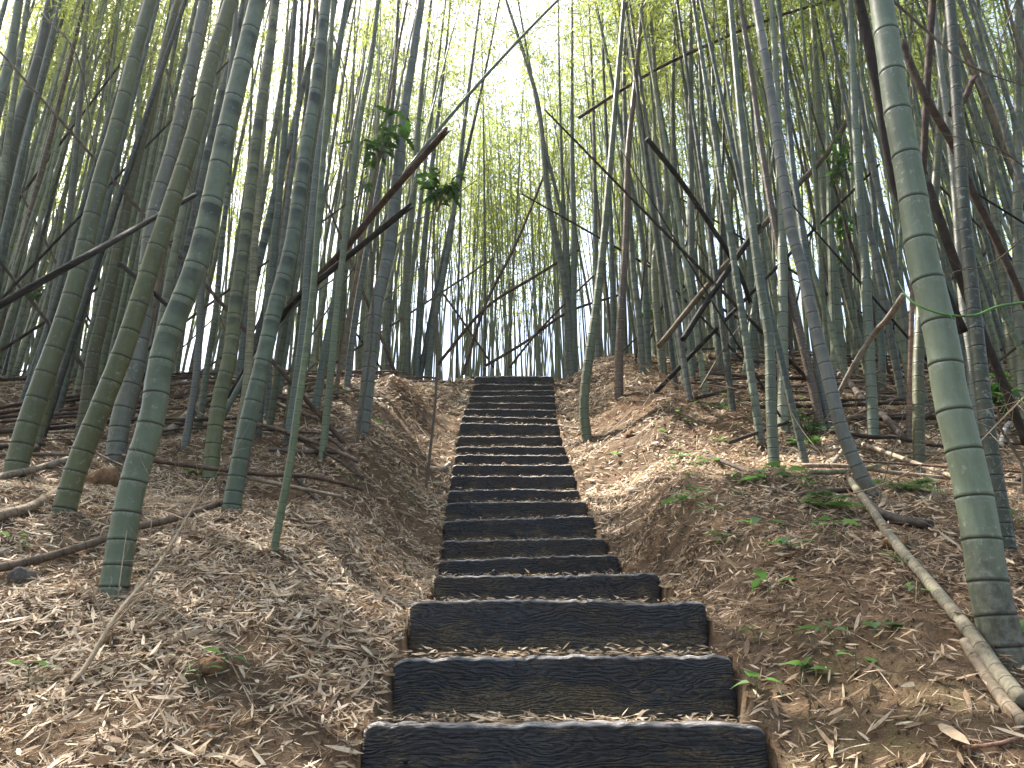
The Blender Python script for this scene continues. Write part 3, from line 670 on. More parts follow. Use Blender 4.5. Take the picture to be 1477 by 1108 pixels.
# each gets words of its own: its colour and its count from a bamboo one can find
MARK = [("dominating the right side", "the huge bamboo"), ("white rings, leaning", "the white-ringed leaning bamboo"), ("pale straight bamboo", "the pale straight bamboo"), ("bowed bamboo standing", "the bowed sunlit bamboo"),
        ("stout spotted", "the stout spotted bamboo"), ("curving blue-green", "the curving stairside bamboo"), ("fibrous mound left", "the bamboo on the fibrous mound"), ("thick green bamboo with sooty", "the sooty thick bamboo"),
        ("mottled like snakeskin", "the snakeskin-mottled bamboo"), ("mossy brown-olive", "the mossy brown-olive bamboo"), ("straight pale-ringed", "the straight pale-ringed crest bamboo"), ("dark mossy bamboo with lichen", "the dark mossy lichened bamboo"),
        ("slender bright green", "the slender bright green bamboo"), ("crossed by the long black", "the pole-crossed bamboo"), ("whitish lichen-spotted bamboo", "the whitish crest bamboo")]
TW = dict(G="green", B="blue-green", A="grey-green", M="mossy", W="brownish", K="dark slate", Y="bright green", P="pale", O="olive")
ORD = ["first", "second", "third", "fourth", "fifth", "sixth", "seventh", "eighth", "ninth", "tenth"] + ["%dth" % i for i in range(11, 60)]
def label_fill():
    mk = []
    for pts, wpx, tone, lich, lab in TR:
        for key, nm in MARK:
            if key in lab:
                P = sorted(pts, key=lambda q: abs(q[1] - 440))[0]; mk.append((P[0], nm))
    mk.sort(); slots = {}
    for t, tk, r, x, y in FILL:
        px = 738.5 + x / (y / (math.cos(PITCH) - .10 * math.sin(PITCH))) * F
        left = [m for m in mk if m[0] < px]; nm, sd_ = (left[-1][1], "right") if left else (mk[0][1], "left")
        slots.setdefault((nm, sd_, tk, r > .039), []).append((px, t))
    for (nm, sd_, tk, big), L in slots.items():
        L.sort(key=lambda q: q[0], reverse=(sd_ == "left"))
        for i, (px, t) in enumerate(L):
            n = "nearest" if i == 0 else ORD[i]
            t['label'] = "%s %s background bamboo, %s one %s of %s" % ("medium" if big else "thin", TW[tk], n, sd_, nm)
label_fill()

# the far wood beyond what one can count
def far_mass():
    r = np.random.default_rng(55); VV, QQ, MI, LV, off = [], [], [], [], 0; RG = []
    n = 0
    while n < 640:
        y = r.uniform(13, 23); cen = r.random() < .5
        if cen: y = r.uniform(13, 22); x = r.uniform(-1, 1) * (1.6 + .16 * y)
        else: x = r.uniform(-1, 1) * (y * .85)
        if not cen and abs(x) < 2 + .16 * y: continue
        if abs(x) < 1.5 + .10 * y and y < 16: continue
        if stem_blocks((x, y, float(ground(x, y, False))), (x, y, float(ground(x, y, False)) + 11)): continue
        n += 1; z = float(ground(x, y, False)); H = r.uniform(9, 13); tl = r.normal(0, .06, 2); s = np.linspace(0, 1, 7)
        P = np.stack([x + tl[0] * H * s ** 1.5, y + tl[1] * H * s ** 1.5, z + H * s], -1)
        V, q, t = tube_arr(P, .040 * r.uniform(.6, 1.1) * (.7 if abs(x) < 5 else 1) * (1 - .8 * s), 5, False, off); VV.append(V); QQ.append(q); MI.append(np.ones(len(q))); LV.append(np.full(len(V), r.random())); off += len(V)
        m = 130 if cen else 240; u = r.uniform(.60 if cen else .52, 1, m); a = r.uniform(0, 6.28, m); rad = np.abs(r.normal(0, .75, m)) * (1.15 - .7 * u)
        cl = np.stack([np.interp(u, s, P[:, 0]) + np.cos(a) * rad, np.interp(u, s, P[:, 1]) + np.sin(a) * rad, np.interp(u, s, P[:, 2]) + .1 * np.sin(u * 60)], -1)
        # leaves hang in sprays
        spr = cl[r.integers(0, m // 6, m)] + r.normal(0, .12, (m, 3)); D = unit(np.stack([np.cos(a), np.sin(a), np.full(m, -.8)], -1) + r.normal(0, .5, (m, 3)))
        N = unit(np.cross(D, r.normal(size=(m, 3)))); l = r.uniform(.12, .21, m) * (1 if y < 26 else 1.3)
        keep = np.ones(m, bool)
        for p, rad in CORR:
            dd_ = spr - p; kk = dd_ @ SV; keep &= ~((kk > 0) & (np.linalg.norm(dd_ - kk[:, None] * SV, axis=1) < rad + .12))
        spr, D, N, l = spr[keep], D[keep], N[keep], l[keep]; m = len(l)
        V, q = leaf_quads(spr, D, N, l, l * .2, .2); VV.append(V); QQ.append(q + off); MI.append(np.zeros(m)); LV.append(np.repeat(r.beta(2.4, 2, m), 4)); off += len(V)
    # the closer screen of stems, with their nodes
    tmp = []
    for me0, p0 in SHAPES:
        nv = len(me0.vertices); v = np.empty(nv * 3, np.float32); me0.vertices.foreach_get('co', v); nl = len(me0.loops); li = np.empty(nl, np.int32); me0.loops.foreach_get('vertex_index', li)
        A = []
        for k in ('ring', 'wax', 'frac'): a_ = np.empty(nv, np.float32); me0.attributes[k].data.foreach_get('value', a_); A.append(a_)
        nq = sum(1 for f in me0.polygons if f.loop_total == 4); tmp.append((v.reshape(-1, 3), li[:nq * 4].reshape(-1, 4), A))
    RA = [np.zeros(off)] * 3; RA = [[a_] for a_ in RA]; n = 0
    while n < 600:
        if n < 330: y = 8.5 + 9 * r.random() ** .8; x = r.choice((-1, 1)) * (2.1 + (y * .80 - 1.2) * r.random())
        else:                                              # the grove goes on to both sides of the camera and behind it
            y = r.uniform(-9, 13); x = r.uniform(-19, 17)
            if abs(x) < .76 * y + 1.6 or (abs(x) < 1.6): continue
        n += 1; v, q, A = tmp[r.integers(0, len(tmp))]; rr = r.uniform(.024, .042); H = r.uniform(9, 12.5) / 12; a = r.uniform(0, 6.28); tl = r.normal(0, .07, 2)
        ca, sa = math.cos(a), math.sin(a); k = rr / .05; P = np.stack([(v[:, 0] * ca - v[:, 1] * sa) * k, (v[:, 0] * sa + v[:, 1] * ca) * k, v[:, 2] * H], -1)
        P[:, 0] += tl[0] * P[:, 2]; P[:, 1] += tl[1] * P[:, 2]; P += np.array((x, y, float(ground(x, y, False)) - .05))
        if stem_blocks(P[0], P[-1]): continue
        VV.append(P); QQ.append(q + off); MI.append(np.ones(len(q))); LV.append(np.zeros(len(P))); off += len(P)
        for i in range(3): RA[i].append(A[i])
        top = P[-2]; near_ = n < 330 and y < 12; m = (380 if near_ else 110) if n < 330 else 1100; u = r.uniform(.66 if near_ else (.5 if n < 330 else .6), 1, m); i_ = (u * (len(P) - 3)).astype(int); a2 = r.uniform(0, 6.28, m); rad = np.abs(r.normal(0, .5, m))
        c = P[i_] + np.stack([np.cos(a2) * rad, np.sin(a2) * rad, np.zeros(m)], -1); spr = c[r.integers(0, m // 6, m)] + r.normal(0, .12, (m, 3))
        keep = np.ones(m, bool)
        for p, rad_ in CORR:
            dd_ = spr - p; kk = dd_ @ SV; keep &= ~((kk > 0) & (np.linalg.norm(dd_ - kk[:, None] * SV, axis=1) < rad_ + .12))
        spr = spr[keep]; a2 = a2[keep]; m = len(spr); D = unit(np.stack([np.cos(a2), np.sin(a2), np.full(m, -.8)], -1) + r.normal(0, .5, (m, 3))); N = unit(np.cross(D, r.normal(size=(m, 3)))); l = r.uniform(.10, .17, m)
        V, q = leaf_quads(spr, D, N, l, l * .18, .2); VV.append(V); QQ.append(q + off); MI.append(np.zeros(m)); LV.append(np.repeat(r.beta(2.4, 2, m), 4)); off += len(V)
        for i in range(3): RA[i].append(np.zeros(len(V)))
    V = np.concatenate(VV); lv = np.concatenate(LV)
    me = mesh_np("far_grove", V, np.concatenate(QQ), mats=[M_LEAF, M_CULM], midx=np.concatenate(MI), smooth=False,
                 attrs={'lv': lv, 'ring': np.concatenate(RA[0]), 'wax': np.concatenate(RA[1]), 'frac': np.concatenate(RA[2])})
    o = obj("distant_bamboo_grove", me); o.color = (.20, .225, .15, .2)
    tag(o, "mass of far bamboo stems and yellow-green foliage filling the grove behind", "bamboo grove", None, 'stuff')
far_mass()

# ------------------------------------------------------------------ dead poles, logs and canes
def px_path(pp, lift=0.0, ondist=None):
    out = []
    for q in pp:
        if len(q) == 3: out.append(at_dist(q[0], q[1], q[2]))
        else:
            h = hit(*q)
            if h is None: h = at_dist(q[0], q[1], 12)
            out.append(np.array((h[0], h[1], float(ground(h[0], h[1])) + lift)))
    return out
def pole(name, cat, label, pp, wpx, tone, group, live=False, lift=0.0, taper=.85, jag=False):
    P = px_path(pp, lift); P = smooth_path(P, 40); z = P[0].dot(FW); r = wpx * z / F / 2
    base = P[0].copy(); me = culm_mesh(P - base, r, r * taper, 2 if wpx > 8 else 1, sp0=.22, spg=.02, mat=M_CULM if live else M_DEAD, seg=12 if wpx > 8 else 7, flare=1.0, jag=jag)
    o = obj(name, me, None, base); c = TONES[tone] if isinstance(tone, str) else tone; o.color = (*c, .2)
    return tag(o, label, cat, group)
LP = "dead poles leaning across the grove"; LG = "logs and canes lying on the slopes"
BK, BR, GY, TN = (.022, .020, .018), (.085, .050, .034), (.20, .175, .14), (.30, .22, .14)
pole("leaning_pole", "pole", "long black dead pole running in from the left edge to mid height", [(-60,474,3.3), (0,440,3.4),(60,406,3.45),(115,375,3.5),(160,350,3.75),(218,317,4.25),(282,281,4.7)], 11.5, BK, LP)
pole("leaning_pole", "pole", "reddish-brown broken pole slanting up to a black splintered tip left of centre", [(385,470,7.2),(480,378,6.6),(560,283,6.1),(638,195,5.7)], 10, (.075,.042,.032), LP, jag=True)
pole("leaning_pole", "pole", "short black broken pole just under the reddish-brown one", [(330,575,7.0),(410,452,6.8),(490,380,6.4),(585,303,6.0)], 10, BK, LP, jag=True)
pole("leaning_bamboo", "bamboo", "long thin live bamboo leaning diagonally across the upper centre", [(300,640,6.5),(380,500,6.8),(480,378,7.0),(545,300,7.1),(660,155,7.4),(805,0,8.0),(930,-110,8.6)], 9, 'G', LP, live=True, taper=.5)
pole("leaning_pole", "pole", "thick black broken pole slanting down to the right from mid sky", [(933,200,7.0),(977,255,7.3),(1020,318,7.6),(1062,385,7.9),(1080,430,8.1)], 8, BK, LP, jag=True)
pole("leaning_pole", "pole", "dark arm of the crossed poles falling to the lower left", [(1095,325,7.8),(1050,390,7.7),(1010,450,7.6),(985,490,7.5)], 9, BK, LP)
pole("leaning_pole", "pole", "tan jointed pole crossing behind the grove to the right of the crossed poles", [(1228,165,8.6),(1190,225,8.5),(1150,268,8.4),(1090,338,8.3),(1035,395,8.2),(950,500,8.0)], 8, (.13,.10,.065), LP)
pole("leaning_pole", "pole", "thin near-level pole high behind the right-hand culms", [(835,170,9),(905,125,9.1),(977,85,9.2),(1110,28,9.4),(1230,-8,9.6)], 5, BR, LP)
pole("leaning_pole", "pole", "short dark pole in front of the left debris", [(172,380,6),(210,412,6),(246,446,6)], 7, BK, LP)
pole("leaning_pole", "pole", "tan cane crossing low beyond the stair top, rising right", [(632,525,12.2),(700,445,12.4),(770,400,12.6),(835,360,12.8)], 5, BR, LP)
pole("leaning_pole", "pole", "thin cane descending to the stair top from the upper left", [(640,425,12.4),(672,470,12.3),(712,530,12.2)], 3.2, BR, LP)
pole("leaning_pole", "pole", "brown cane fanned steeply beyond the stair top", [(668,540,12.2),(700,440,12.6),(745,350,13),(790,240,13.5)], 5, BR, LP)
pole("leaning_pole", "pole", "long shallow cane rising right from behind the top step", [(700,528,12.2),(760,492,12.3),(820,450,12.5),(895,425,12.7)], 4.5, BR, LP)
pole("leaning_pole", "pole", "thin cane crossing at an angle right of the stair top", [(735,530,12.2),(775,480,12.3),(828,425,12.5),(875,380,12.7)], 3.5, BR, LP)
pole("leaning_pole", "pole", "thick dark brown dead culm leaning at the left shoulder of the huge bamboo", [(1236,-10,3.9),(1252,60,3.95),(1268,150,4.0),(1290,260,4.05),(1320,330,4.1),(1390,480,4.2)], 14, (.035,.026,.022), LP)
pole("leaning_pole", "pole", "brown ribbed dead culm slanting right of the huge bamboo's top", [(1300,60,4.6),(1318,105,4.6),(1340,150,4.6),(1375,210,4.7),(1400,271,4.8),(1441,355,4.9),(1485,455,5.0)], 11, (.07,.048,.038), LP)
pole("leaning_pole", "pole", "dark dead culm emerging below the huge bamboo's middle on its right", [(1336,262,4.0),(1360,330,4.0),(1400,440,4.1),(1450,560,4.2),(1480,640,4.3)], 13, (.05,.038,.03), LP)
pole("leaning_pole", "pole", "reddish upright dead culm near the right-hand top", [(1345,0,5.6),(1338,110,5.6),(1332,230,5.7),(1326,300,5.8)], 10, (.055,.036,.028), LP)
pole("leaning_pole", "pole", "short broken brown stub near the right-hand top", [(1372,165,5.2),(1392,140,5.2),(1402,117,5.2)], 10, (.08,.05,.04), LP, jag=True)
pole("leaning_pole", "pole", "whitish dead pole slanting behind the upright culms at right", [(1304,425,5.6),(1280,460,5.8),(1261,481,6.0),(1230,530,6.2),(1200,588,6.4)], 9, GY, LP)
pole("leaning_pole", "pole", "stick sloping down right behind the white-ringed bamboo", [(1196,535),(1225,560),(1248,588),(1275,610),(1305,640)], 8, (.12,.095,.08), LP, lift=.08)
pole("fallen_branch", "branch", "long thin dark branch lying level on the right bank", [(985,537),(1020,546),(1055,554),(1150,556),(1240,556),(1336,557)], 4, (.06,.045,.035), LG, lift=.10)
pole("fallen_log", "log", "long grey-brown log sloping past the foot of the sooty thick bamboo", [(-30,848),(0,838),(60,818),(130,800),(190,778),(250,758),(322,737)], 14, (.15,.11,.08), LG, lift=.06)
pole("fallen_log", "log", "thick pale log at the left edge beside the ringed bamboo foot", [(-30,765),(0,750),(45,732),(90,714)], 17, (.26,.20,.14), LG, lift=.04)
pole("fallen_log", "log", "pale log just above the thick one at the left edge", [(-20,706),(0,700),(50,686),(102,668)], 12, (.28,.23,.17), LG, lift=.04)
pole("fallen_log", "log", "thin log at the left edge behind the leaning thick bamboo", [(-10,600),(30,618),(60,630),(100,642)], 8, (.24,.19,.15), LG, lift=.04)
pole("fallen_log", "log", "dark short cane near the left edge, nearly level", [(0,556),(60,556),(120,560)], 6, (.07,.05,.04), LG, lift=.08)
pole("fallen_log", "log", "long whitish log running down the right foreground past the huge bamboo", [(1485,1050),(1440,985),(1410,945),(1350,870),(1290,795),(1262,748),(1228,705)], 25, (.20,.18,.13), LG, lift=.045, taper=.9)
pole("fallen_log", "log", "second log lying tight against the lower side of the whitish one", [(1490,1078),(1455,1035),(1425,985),(1395,945)], 22, (.20,.16,.115), LG, lift=.02)
pole("fallen_log", "log", "dark curved log at the foot of the white-ringed bamboo", [(1240,715),(1262,738),(1300,755),(1345,770)], 15, (.075,.062,.055), LG, lift=.03)
pole("fallen_log", "log", "thin mossy cane lying across the white-ringed bamboo's foot", [(1172,706),(1215,702),(1262,692),(1310,668)], 8, (.18,.18,.11), LG, lift=.09)
pole("fallen_log", "log", "brown cane lying behind the fern at right", [(1150,716),(1170,715),(1235,712)], 9, (.09,.065,.05), LG, lift=.03)
pole("fallen_log", "log", "pale log propped amid debris in the left grove", [(240,632),(262,612),(300,580),(345,548)], 12, (.24,.20,.15), LG, lift=.05)
pole("fallen_log", "log", "short stick lying above the slender green bamboo's foot", [(388,655),(430,661),(495,660)], 7, (.12,.095,.08), LG, lift=.03)
pole("fallen_log", "log", "short pale stick pointing at the fibrous mound", [(440,640),(470,632),(506,624)], 7, (.25,.20,.16), LG, lift=.04)
pole("fallen_log", "log", "small greyish cut cane beside the steps, half way up", [(632,684),(641,680),(648,675)], 6.5, (.30,.29,.25), LG, lift=.03)
pole("fallen_stick", "stick", "thin dark stick lying on the left slope below the short stick", [(420,690),(445,712),(462,728),(482,747)], 4.5, (.045,.04,.035), LG, lift=.03)
pole("fallen_stick", "stick", "bleached dead cane lying at the right edge of the grove", [(1446,652),(1452,625),(1470,605)], 8, (.45,.42,.38), LG, lift=.06)
pole("fallen_stick", "stick", "thin pale twig lying beside the bowed sunlit bamboo", [(808,618),(822,620),(845,621)], 2.5, (.45,.38,.30), LG, lift=.02)
pole("fallen_stick", "stick", "small dark stick at the right edge of the top steps", [(800,566),(812,560),(826,549)], 4, (.03,.025,.02), LG, lift=.03)
pole("fallen_stick", "stick", "thin reddish stick lying in the bottom right corner", [(1395,1112),(1440,1104),(1480,1100)], 6, (.30,.17,.12), LG, lift=.02)
pole("fallen_stick", "stick", "thin cane crossing the whitish log near the huge bamboo's foot", [(1380,904),(1420,908),(1480,912)], 4, (.28,.20,.13), LG, lift=.05)
pole("cut_stump", "stump", "pale cut cane standing upright in the right bank", [(1004,598),(1004,580),(1003,566,hit(1004,598)[1])], 7, GY, None)

# the random deadfall of the thick grove, each cane an object
def deadfall(n, x0, x1, y0, y1, lab, grp):
    for i in range(n):
        x = random.uniform(x0, x1); y = random.uniform(y0, y1); L = random.uniform(.8, 2.6); a = random.gauss(0, .6); s = np.linspace(0, 1, 6)
        xs = x + math.cos(a) * L * s; ys = y + math.sin(a) * L * s
        zs = ground(xs, ys, False); zz = np.linspace(zs[0], zs[-1], 6); zz = np.maximum(zz, zs + .0) + random.uniform(.015, .16)
        P = np.stack([xs, ys, zz], -1); r = random.uniform(.008, .026); b = P[0].copy()
        if (np.abs(xs - stair_x(ys)) < 1.0).any(): continue
        o = obj("dead_cane", culm_mesh(smooth_path(P - b, 14), r, r * .7, 1, sp0=.2, mat=M_DEAD, seg=6, flare=1), None, b)
        c = random.choice(((.06, .045, .035), (.14, .10, .075), (.25, .20, .15), (.10, .06, .045))); o.color = (*c, 1); tag(o, lab, "cane", grp)
def leandead(n, x0, x1, y0, y1, lab, grp):
    for i in range(n):
        x = random.uniform(x0, x1); y = random.uniform(y0, y1); L = random.uniform(2.5, 7); az = random.choice((0, math.pi)) + random.gauss(0, .5); el = random.uniform(.55, 1.25)
        z = float(ground(x, y, False)) - .03; d = np.array((math.cos(az) * math.cos(el), math.sin(az) * math.cos(el) * .5, math.sin(el)))
        if abs(x) < 1.2 + (.3 * L if d[0] * x < 0 else 0): continue
        s = np.linspace(0, 1, 8)[:, None]; P = d * L * s + np.array((0, 0, -1)) * s ** 2 * L * random.uniform(0, .02)
        r = random.uniform(.012, .030)
        o = obj("leaning_dead_culm", culm_mesh(smooth_path(P, 20), r, r * .5, 1, sp0=.2, mat=M_DEAD, seg=6, flare=1, jag=True), None, (x, y, z))
        c = random.choice(((.022, .020, .018), (.05, .036, .028), (.09, .06, .045), (.12, .10, .08))); o.color = (*c, 1); tag(o, lab, "dead culm", grp)
deadfall(115, -8, -1.6, 5.4, 11.5, "dead cane strewn over the litter of the left grove", "dead canes strewn in the left grove")
deadfall(115, 1.7, 8, 5.4, 11.5, "dead cane strewn over the litter of the right grove", "dead canes strewn in the right grove")
leandead(27, -9, -1.3, 6.5, 13, "dead culm tipped askew among the left grove's stems", "askew dead culms of the left grove")
leandead(27, 1.5, 9, 6.5, 13, "dead culm tipped askew among the right grove's stems", "askew dead culms of the right grove")

# ------------------------------------------------------------------ bare twigs
def twig_mesh(P, r0, r1, nside, sl, seed, droop=0.0, lv=2):
    r = np.random.default_rng(seed); VV, QQ, off = [], [], 0
    P = smooth_path(P, 24); V, q, t = tube_arr(P, np.linspace(r0, r1, 24), 6, False, off); VV.append(V); QQ.append(q); off += len(V)
    for i in range(nside):
        k = int(r.uniform(.12, .95) * 23); T = unit(P[min(k + 1, 23)] - P[max(k - 1, 0)]); side = unit(np.cross(T, r.normal(size=3))); l = sl * r.uniform(.3, 1)
        s = np.linspace(0, 1, 5)[:, None]; d = unit(T * .6 + side * .8); S = P[k] + d * l * s + np.array((0, 0, -1)) * s ** 2 * l * droop + r.normal(0, .01, (5, 3)) * s
        rr = r0 * .42 * (1 - k / 30); V, q, t = tube_arr(S, np.linspace(rr, rr * .35, 5), 4, False, off); VV.append(V); QQ.append(q); off += len(V)
        if lv > 1:
            for j in range(2):
                m = r.integers(1, 5); d2 = unit(d + r.normal(0, .6, 3)); S2 = S[m] + d2 * l * .4 * s; V, q, t = tube_arr(S2, np.linspace(rr * .5, rr * .2, 5), 3, False, off); VV.append(V); QQ.append(q); off += len(V)
    return np.concatenate(VV), np.concatenate(QQ)
def twig(label, pp, wpx, nside, sl, mat, seed, droop=0., name="bare_branch", cat="branch", lift=.02, grp="bare branches and dry sprays"):
    P = px_path(pp, lift); z = P[0].dot(FW); r = wpx * z / F / 2; b = P[0].copy(); V, q = twig_mesh(np.array(P) - b, r, r * .3, nside, sl, seed, droop)
    return tag(obj(name, mesh_np(name, V, q, mats=[mat]), None, b), label, cat, grp)
twig("dry tan cane spray propped up the left foreground slope", [(98,1012),(125,960,2.62),(170,885,2.75),(230,812,3.0),(272,742,3.3),(305,690,3.5)], 9, 26, .42, M_DRY, 1, name="dry_spray", cat="branch")
twig("thin dry stalk rising beside the dry tan spray", [(155,950),(170,860,2.75),(178,800,2.8),(183,765,2.85)], 2.5, 5, .15, M_DRY, 2, name="dry_stalk", cat="stalk")
twig("long dark bare branch arching down from the top right", [(1282,-4,2.7),(1336,44,2.7),(1383,85,2.65),(1430,108,2.6),(1490,128,2.55)], 4.5, 16, .45, M_TWIG, 3)
twig("fine bare branch fanning from the right edge above mid height", [(1490,250,3.2),(1440,215,3.2),(1390,200,3.2),(1340,190,3.3)], 3, 18, .4, M_TWIG, 4)
twig("fine bare branch reaching over the dark mossy bamboo", [(1490,330,3.3),(1430,380,3.3),(1360,400,3.4),(1300,470,3.5)], 2.5, 16, .4, M_TWIG, 5)
twig("dry twig spray at the right edge beside the huge bamboo's lower half", [(1490,560,2.9),(1440,610,2.9),(1390,660,2.9),(1340,690,3.0)], 2.5, 22, .42, M_DRY, 6)
twig("dry twig spray lying left of the huge bamboo's foot", [(1200,720,4.2),(1270,700,3.7),(1330,670,3.4),(1375,640,3.2)], 2.5, 20, .35, M_DRY, 7)
twig("thin reddish twig standing by the fibrous mat at right", [(1262,735),(1285,660,4.2),(1300,610,4.2),(1306,575,4.2)], 2.2, 8, .22, M_TWIG, 8)
twig("dark bare branch crossing behind the mossy culm on the left", [(240,100,6),(275,270,6),(300,400,6),(340,520,6)], 4, 20, .6, M_TWIG, 9)
twig("fine bare branch against the light at the upper left", [(60,20,6.5),(110,80,6.5),(135,220,6.6),(140,330,6.7)], 3, 22, .6, M_TWIG, 10)
twig("fine bare twigs hanging between culms left of centre", [(470,20,6),(500,120,6),(490,220,6),(500,300,6)], 2.5, 24, .6, M_TWIG, 11)
twig("bare twig spray near the right-hand crossed poles", [(1010,560,7.5),(1060,480,7.5),(1120,420,7.5),(1160,370,7.5)], 2.6, 20, .6, M_TWIG, 12)
twig("fine bare twigs hanging at the upper right corner", [(1470,-10,3.6),(1440,80,3.6),(1452,180,3.6),(1430,260,3.6)], 2.2, 22, .45, M_TWIG, 13)
twig("thin pale twig lying below the pale upright bamboo", [(1125,560,5),(1150,610,5),(1180,650,4.8),(1215,690,4.6)], 2, 6, .2, M_DRY, 14)
_rb = random.Random(12)
for i in range(30):                                        # dry brush caught on the upper banks
    sx = -1 if i % 2 else 1; x0 = sx * _rb.uniform(1.7, 5.5); y0 = _rb.uniform(6.5, 11); a = _rb.uniform(-.5, .5) + (0 if _rb.random() < .5 else math.pi); L = _rb.uniform(.8, 1.6)
    if abs(x0 + math.cos(a) * L) < 1.2: continue
    q0 = np.array([(x0 + math.cos(a) * L * f, y0 + math.sin(a) * L * f, 0) for f in (0, .35, .7, 1)]); q0[:, 2] = ground(q0[:, 0], q0[:, 1], False) + np.array((.02, .12, .25, .34)) * _rb.uniform(.6, 1.5)
    b = q0[0].copy(); V, q = twig_mesh(q0 - b, .009, .003, 20, .5, 300 + i)
    tag(obj("dry_brush", mesh_np("dry_brush", V, q, mats=[M_DRY if i % 3 else M_TWIG]), None, b), "dry leafless brush caught among the stems of the %s grove" % ("left" if sx < 0 else "right"), "brush", "dry brush of the %s grove" % ("left" if sx < 0 else "right"))
# green vine tendril
P = px_path([(1295,405,2.25),(1308,428,2.2),(1325,441,2.17),(1355,452,2.15),(1385,456,2.14),(1410,454,2.14),(1440,442,2.15),(1490,435,2.2)]); b = P[0].copy(); Pm = smooth_path(np.array(P) - b, 50)
V1, q1, t1 = tube_arr(Pm, np.interp(np.arange(50), [0, 10, 49], [.0012, .0032, .0046]), 8)
c = Pm[20]; hk = c + np.array([(0, -.01, -.003), (.008, -.012, -.01), (.010, -.012, -.02), (.002, -.012, -.026)]); V2, q2, t2 = tube_arr(hk, [.0025, .002, .0015, .0008], 5, True, len(V1))
tag(obj("vine", mesh_np("vine", np.concatenate([V1, V2]), np.concatenate([q1, q2]), np.concatenate([t1, t2]), mats=[M_VINE]), None, b), "green hooked vine tendril stretched across the huge bamboo to the right edge", "vine")

# ------------------------------------------------------------------ small plants
def leaf_blade(L, W, kind='lance', bend=.25, seg=5):
    """blade along +Y with a fold and a bend; returns verts, quads"""
    s = np.linspace(0, 1, seg + 1)
    if kind == 'heart': wd = np.interp(s, [0, .08, .3, .6, 1], [.35, .85, 1, .62, .02])
    elif kind == 'lobed': wd = np.interp(s, [0, .15, .28, .38, .5, .6, .72, .82, 1], [.1, .8, .35, 1, .35, .85, .3, .5, .02])
    else: wd = np.sin(np.pi * np.clip(s, .02, .985) ** .8)
    V = []
    for k, (a, b) in enumerate(zip(s, wd)):
        y = a * L; z = -bend * L * a * a
        V += [(-W / 2 * b, y, z + W * .12 * b), (0, y, z), (W / 2 * b, y, z + W * .12 * b)]
    V = np.array(V); q = []
    for k in range(seg):
        o = 3 * k; q += [(o, o + 1, o + 4, o + 3), (o + 1, o + 2, o + 5, o + 4)]
    return V, np.array(q)
def place_blade(V, pos, az, pitch, roll=0.0):
    m = Matrix.Rotation(az, 3, 'Z') @ Matrix.Rotation(pitch, 3, 'X') @ Matrix.Rotation(roll, 3, 'Y'); return V @ np.array(m).T + pos
def seedling(px, py, n, L, W, kind, label, mat=M_GREEN, h=.075, seed=0, name="seedling", cat="seedling", grp="small green plants on the slopes"):
    p = hit(px, py); r = np.random.default_rng(int(px * 7 + py)); L *= 1.35; W *= 1.35
    base = np.array((p[0], p[1], float(ground(p[0], p[1])) - .005)); t = thing(name, label, cat, base, grp)
    VV, QQ, LV, off = [], [], [], 0; top = np.array((r.normal() * .01, r.normal() * .01, h))
    SV, SQ, _ = tube_arr([np.zeros(3), top * .5 + r.normal(0, .004, 3), top], [.0022, .0018, .0012], 5); ST = [SV]; SQs = [SQ]; so = len(SV)
    for i in range(n):
        az = i * 2.4 + r.uniform(-.4, .4); st = top * (1 - .5 * (i / n)); pe = st + np.array((-math.sin(az), math.cos(az), .25)) * L * r.uniform(.25, .5)
        V, q, _ = tube_arr([st, (st + pe) / 2 + np.array((0, 0, .004)), pe], [.0011, .001, .0008], 4, True, so); ST.append(V); SQs.append(q); so += len(V)
        l = L * r.uniform(.75, 1.15); V, q = leaf_blade(l, W * l / L, kind, r.uniform(.1, .4), 8 if kind == 'lobed' else 5)
        VV.append(place_blade(V, pe, az, r.uniform(-.15, .45), r.uniform(-.3, .3))); QQ.append(q + off); LV.append(np.full(len(V), r.uniform(.2, 1))); off += len(V)
    obj("stem", mesh_np("stem", np.concatenate(ST), np.concatenate(SQs), mats=[M_GREEN], attrs={'lv': np.full(so, .3)}), t)
    obj("leaves", mesh_np("leaves", np.concatenate(VV), np.concatenate(QQ), mats=[mat], attrs={'lv': np.concatenate(LV)}), t)
    return t
def fern(px, py, n, L, label, seed=0):
    p = hit(px, py); r = np.random.default_rng(seed + 900); base = np.array((p[0], p[1], float(ground(p[0], p[1])))); t = thing("fern", label, "fern", base, "small green plants on the slopes")
    for i in range(n):
        VV, QQ, LV, off = [], [], [], 0; az = i * 6.28 / n + r.uniform(-.3, .3); el = r.uniform(.35, .9); d = np.array((-math.sin(az) * math.cos(el), math.cos(az) * math.cos(el), math.sin(el))); l = L * r.uniform(.7, 1.1)
        s = np.linspace(0, 1, 18)[:, None]; P = d * l * s + np.array((0, 0, -1)) * s ** 2 * l * .55; V, q, _ = tube_arr(P, np.linspace(.0016, .0006, 18), 3, False); VV.append(V); QQ.append(q); LV.append(np.full(len(V), .2)); off += len(V)
        for k in range(2, 18):
            for sg in (-1, 1):
                ll = .32 * l * math.sin(math.pi * min(k / 18 + .12, 1)) * .75 + .006; V, q = leaf_blade(ll, ll * .24, 'lance', .15, 3)
                VV.append(place_blade(V, P[k], az + sg * 1.15, .1 - s[k, 0] * .4, 0)); QQ.append(q + off); LV.append(np.full(len(V), r.uniform(.3, .9))); off += len(V)
        obj("frond", mesh_np("frond", np.concatenate(VV), np.concatenate(QQ), mats=[M_GREEN], attrs={'lv': np.concatenate(LV)}), t)
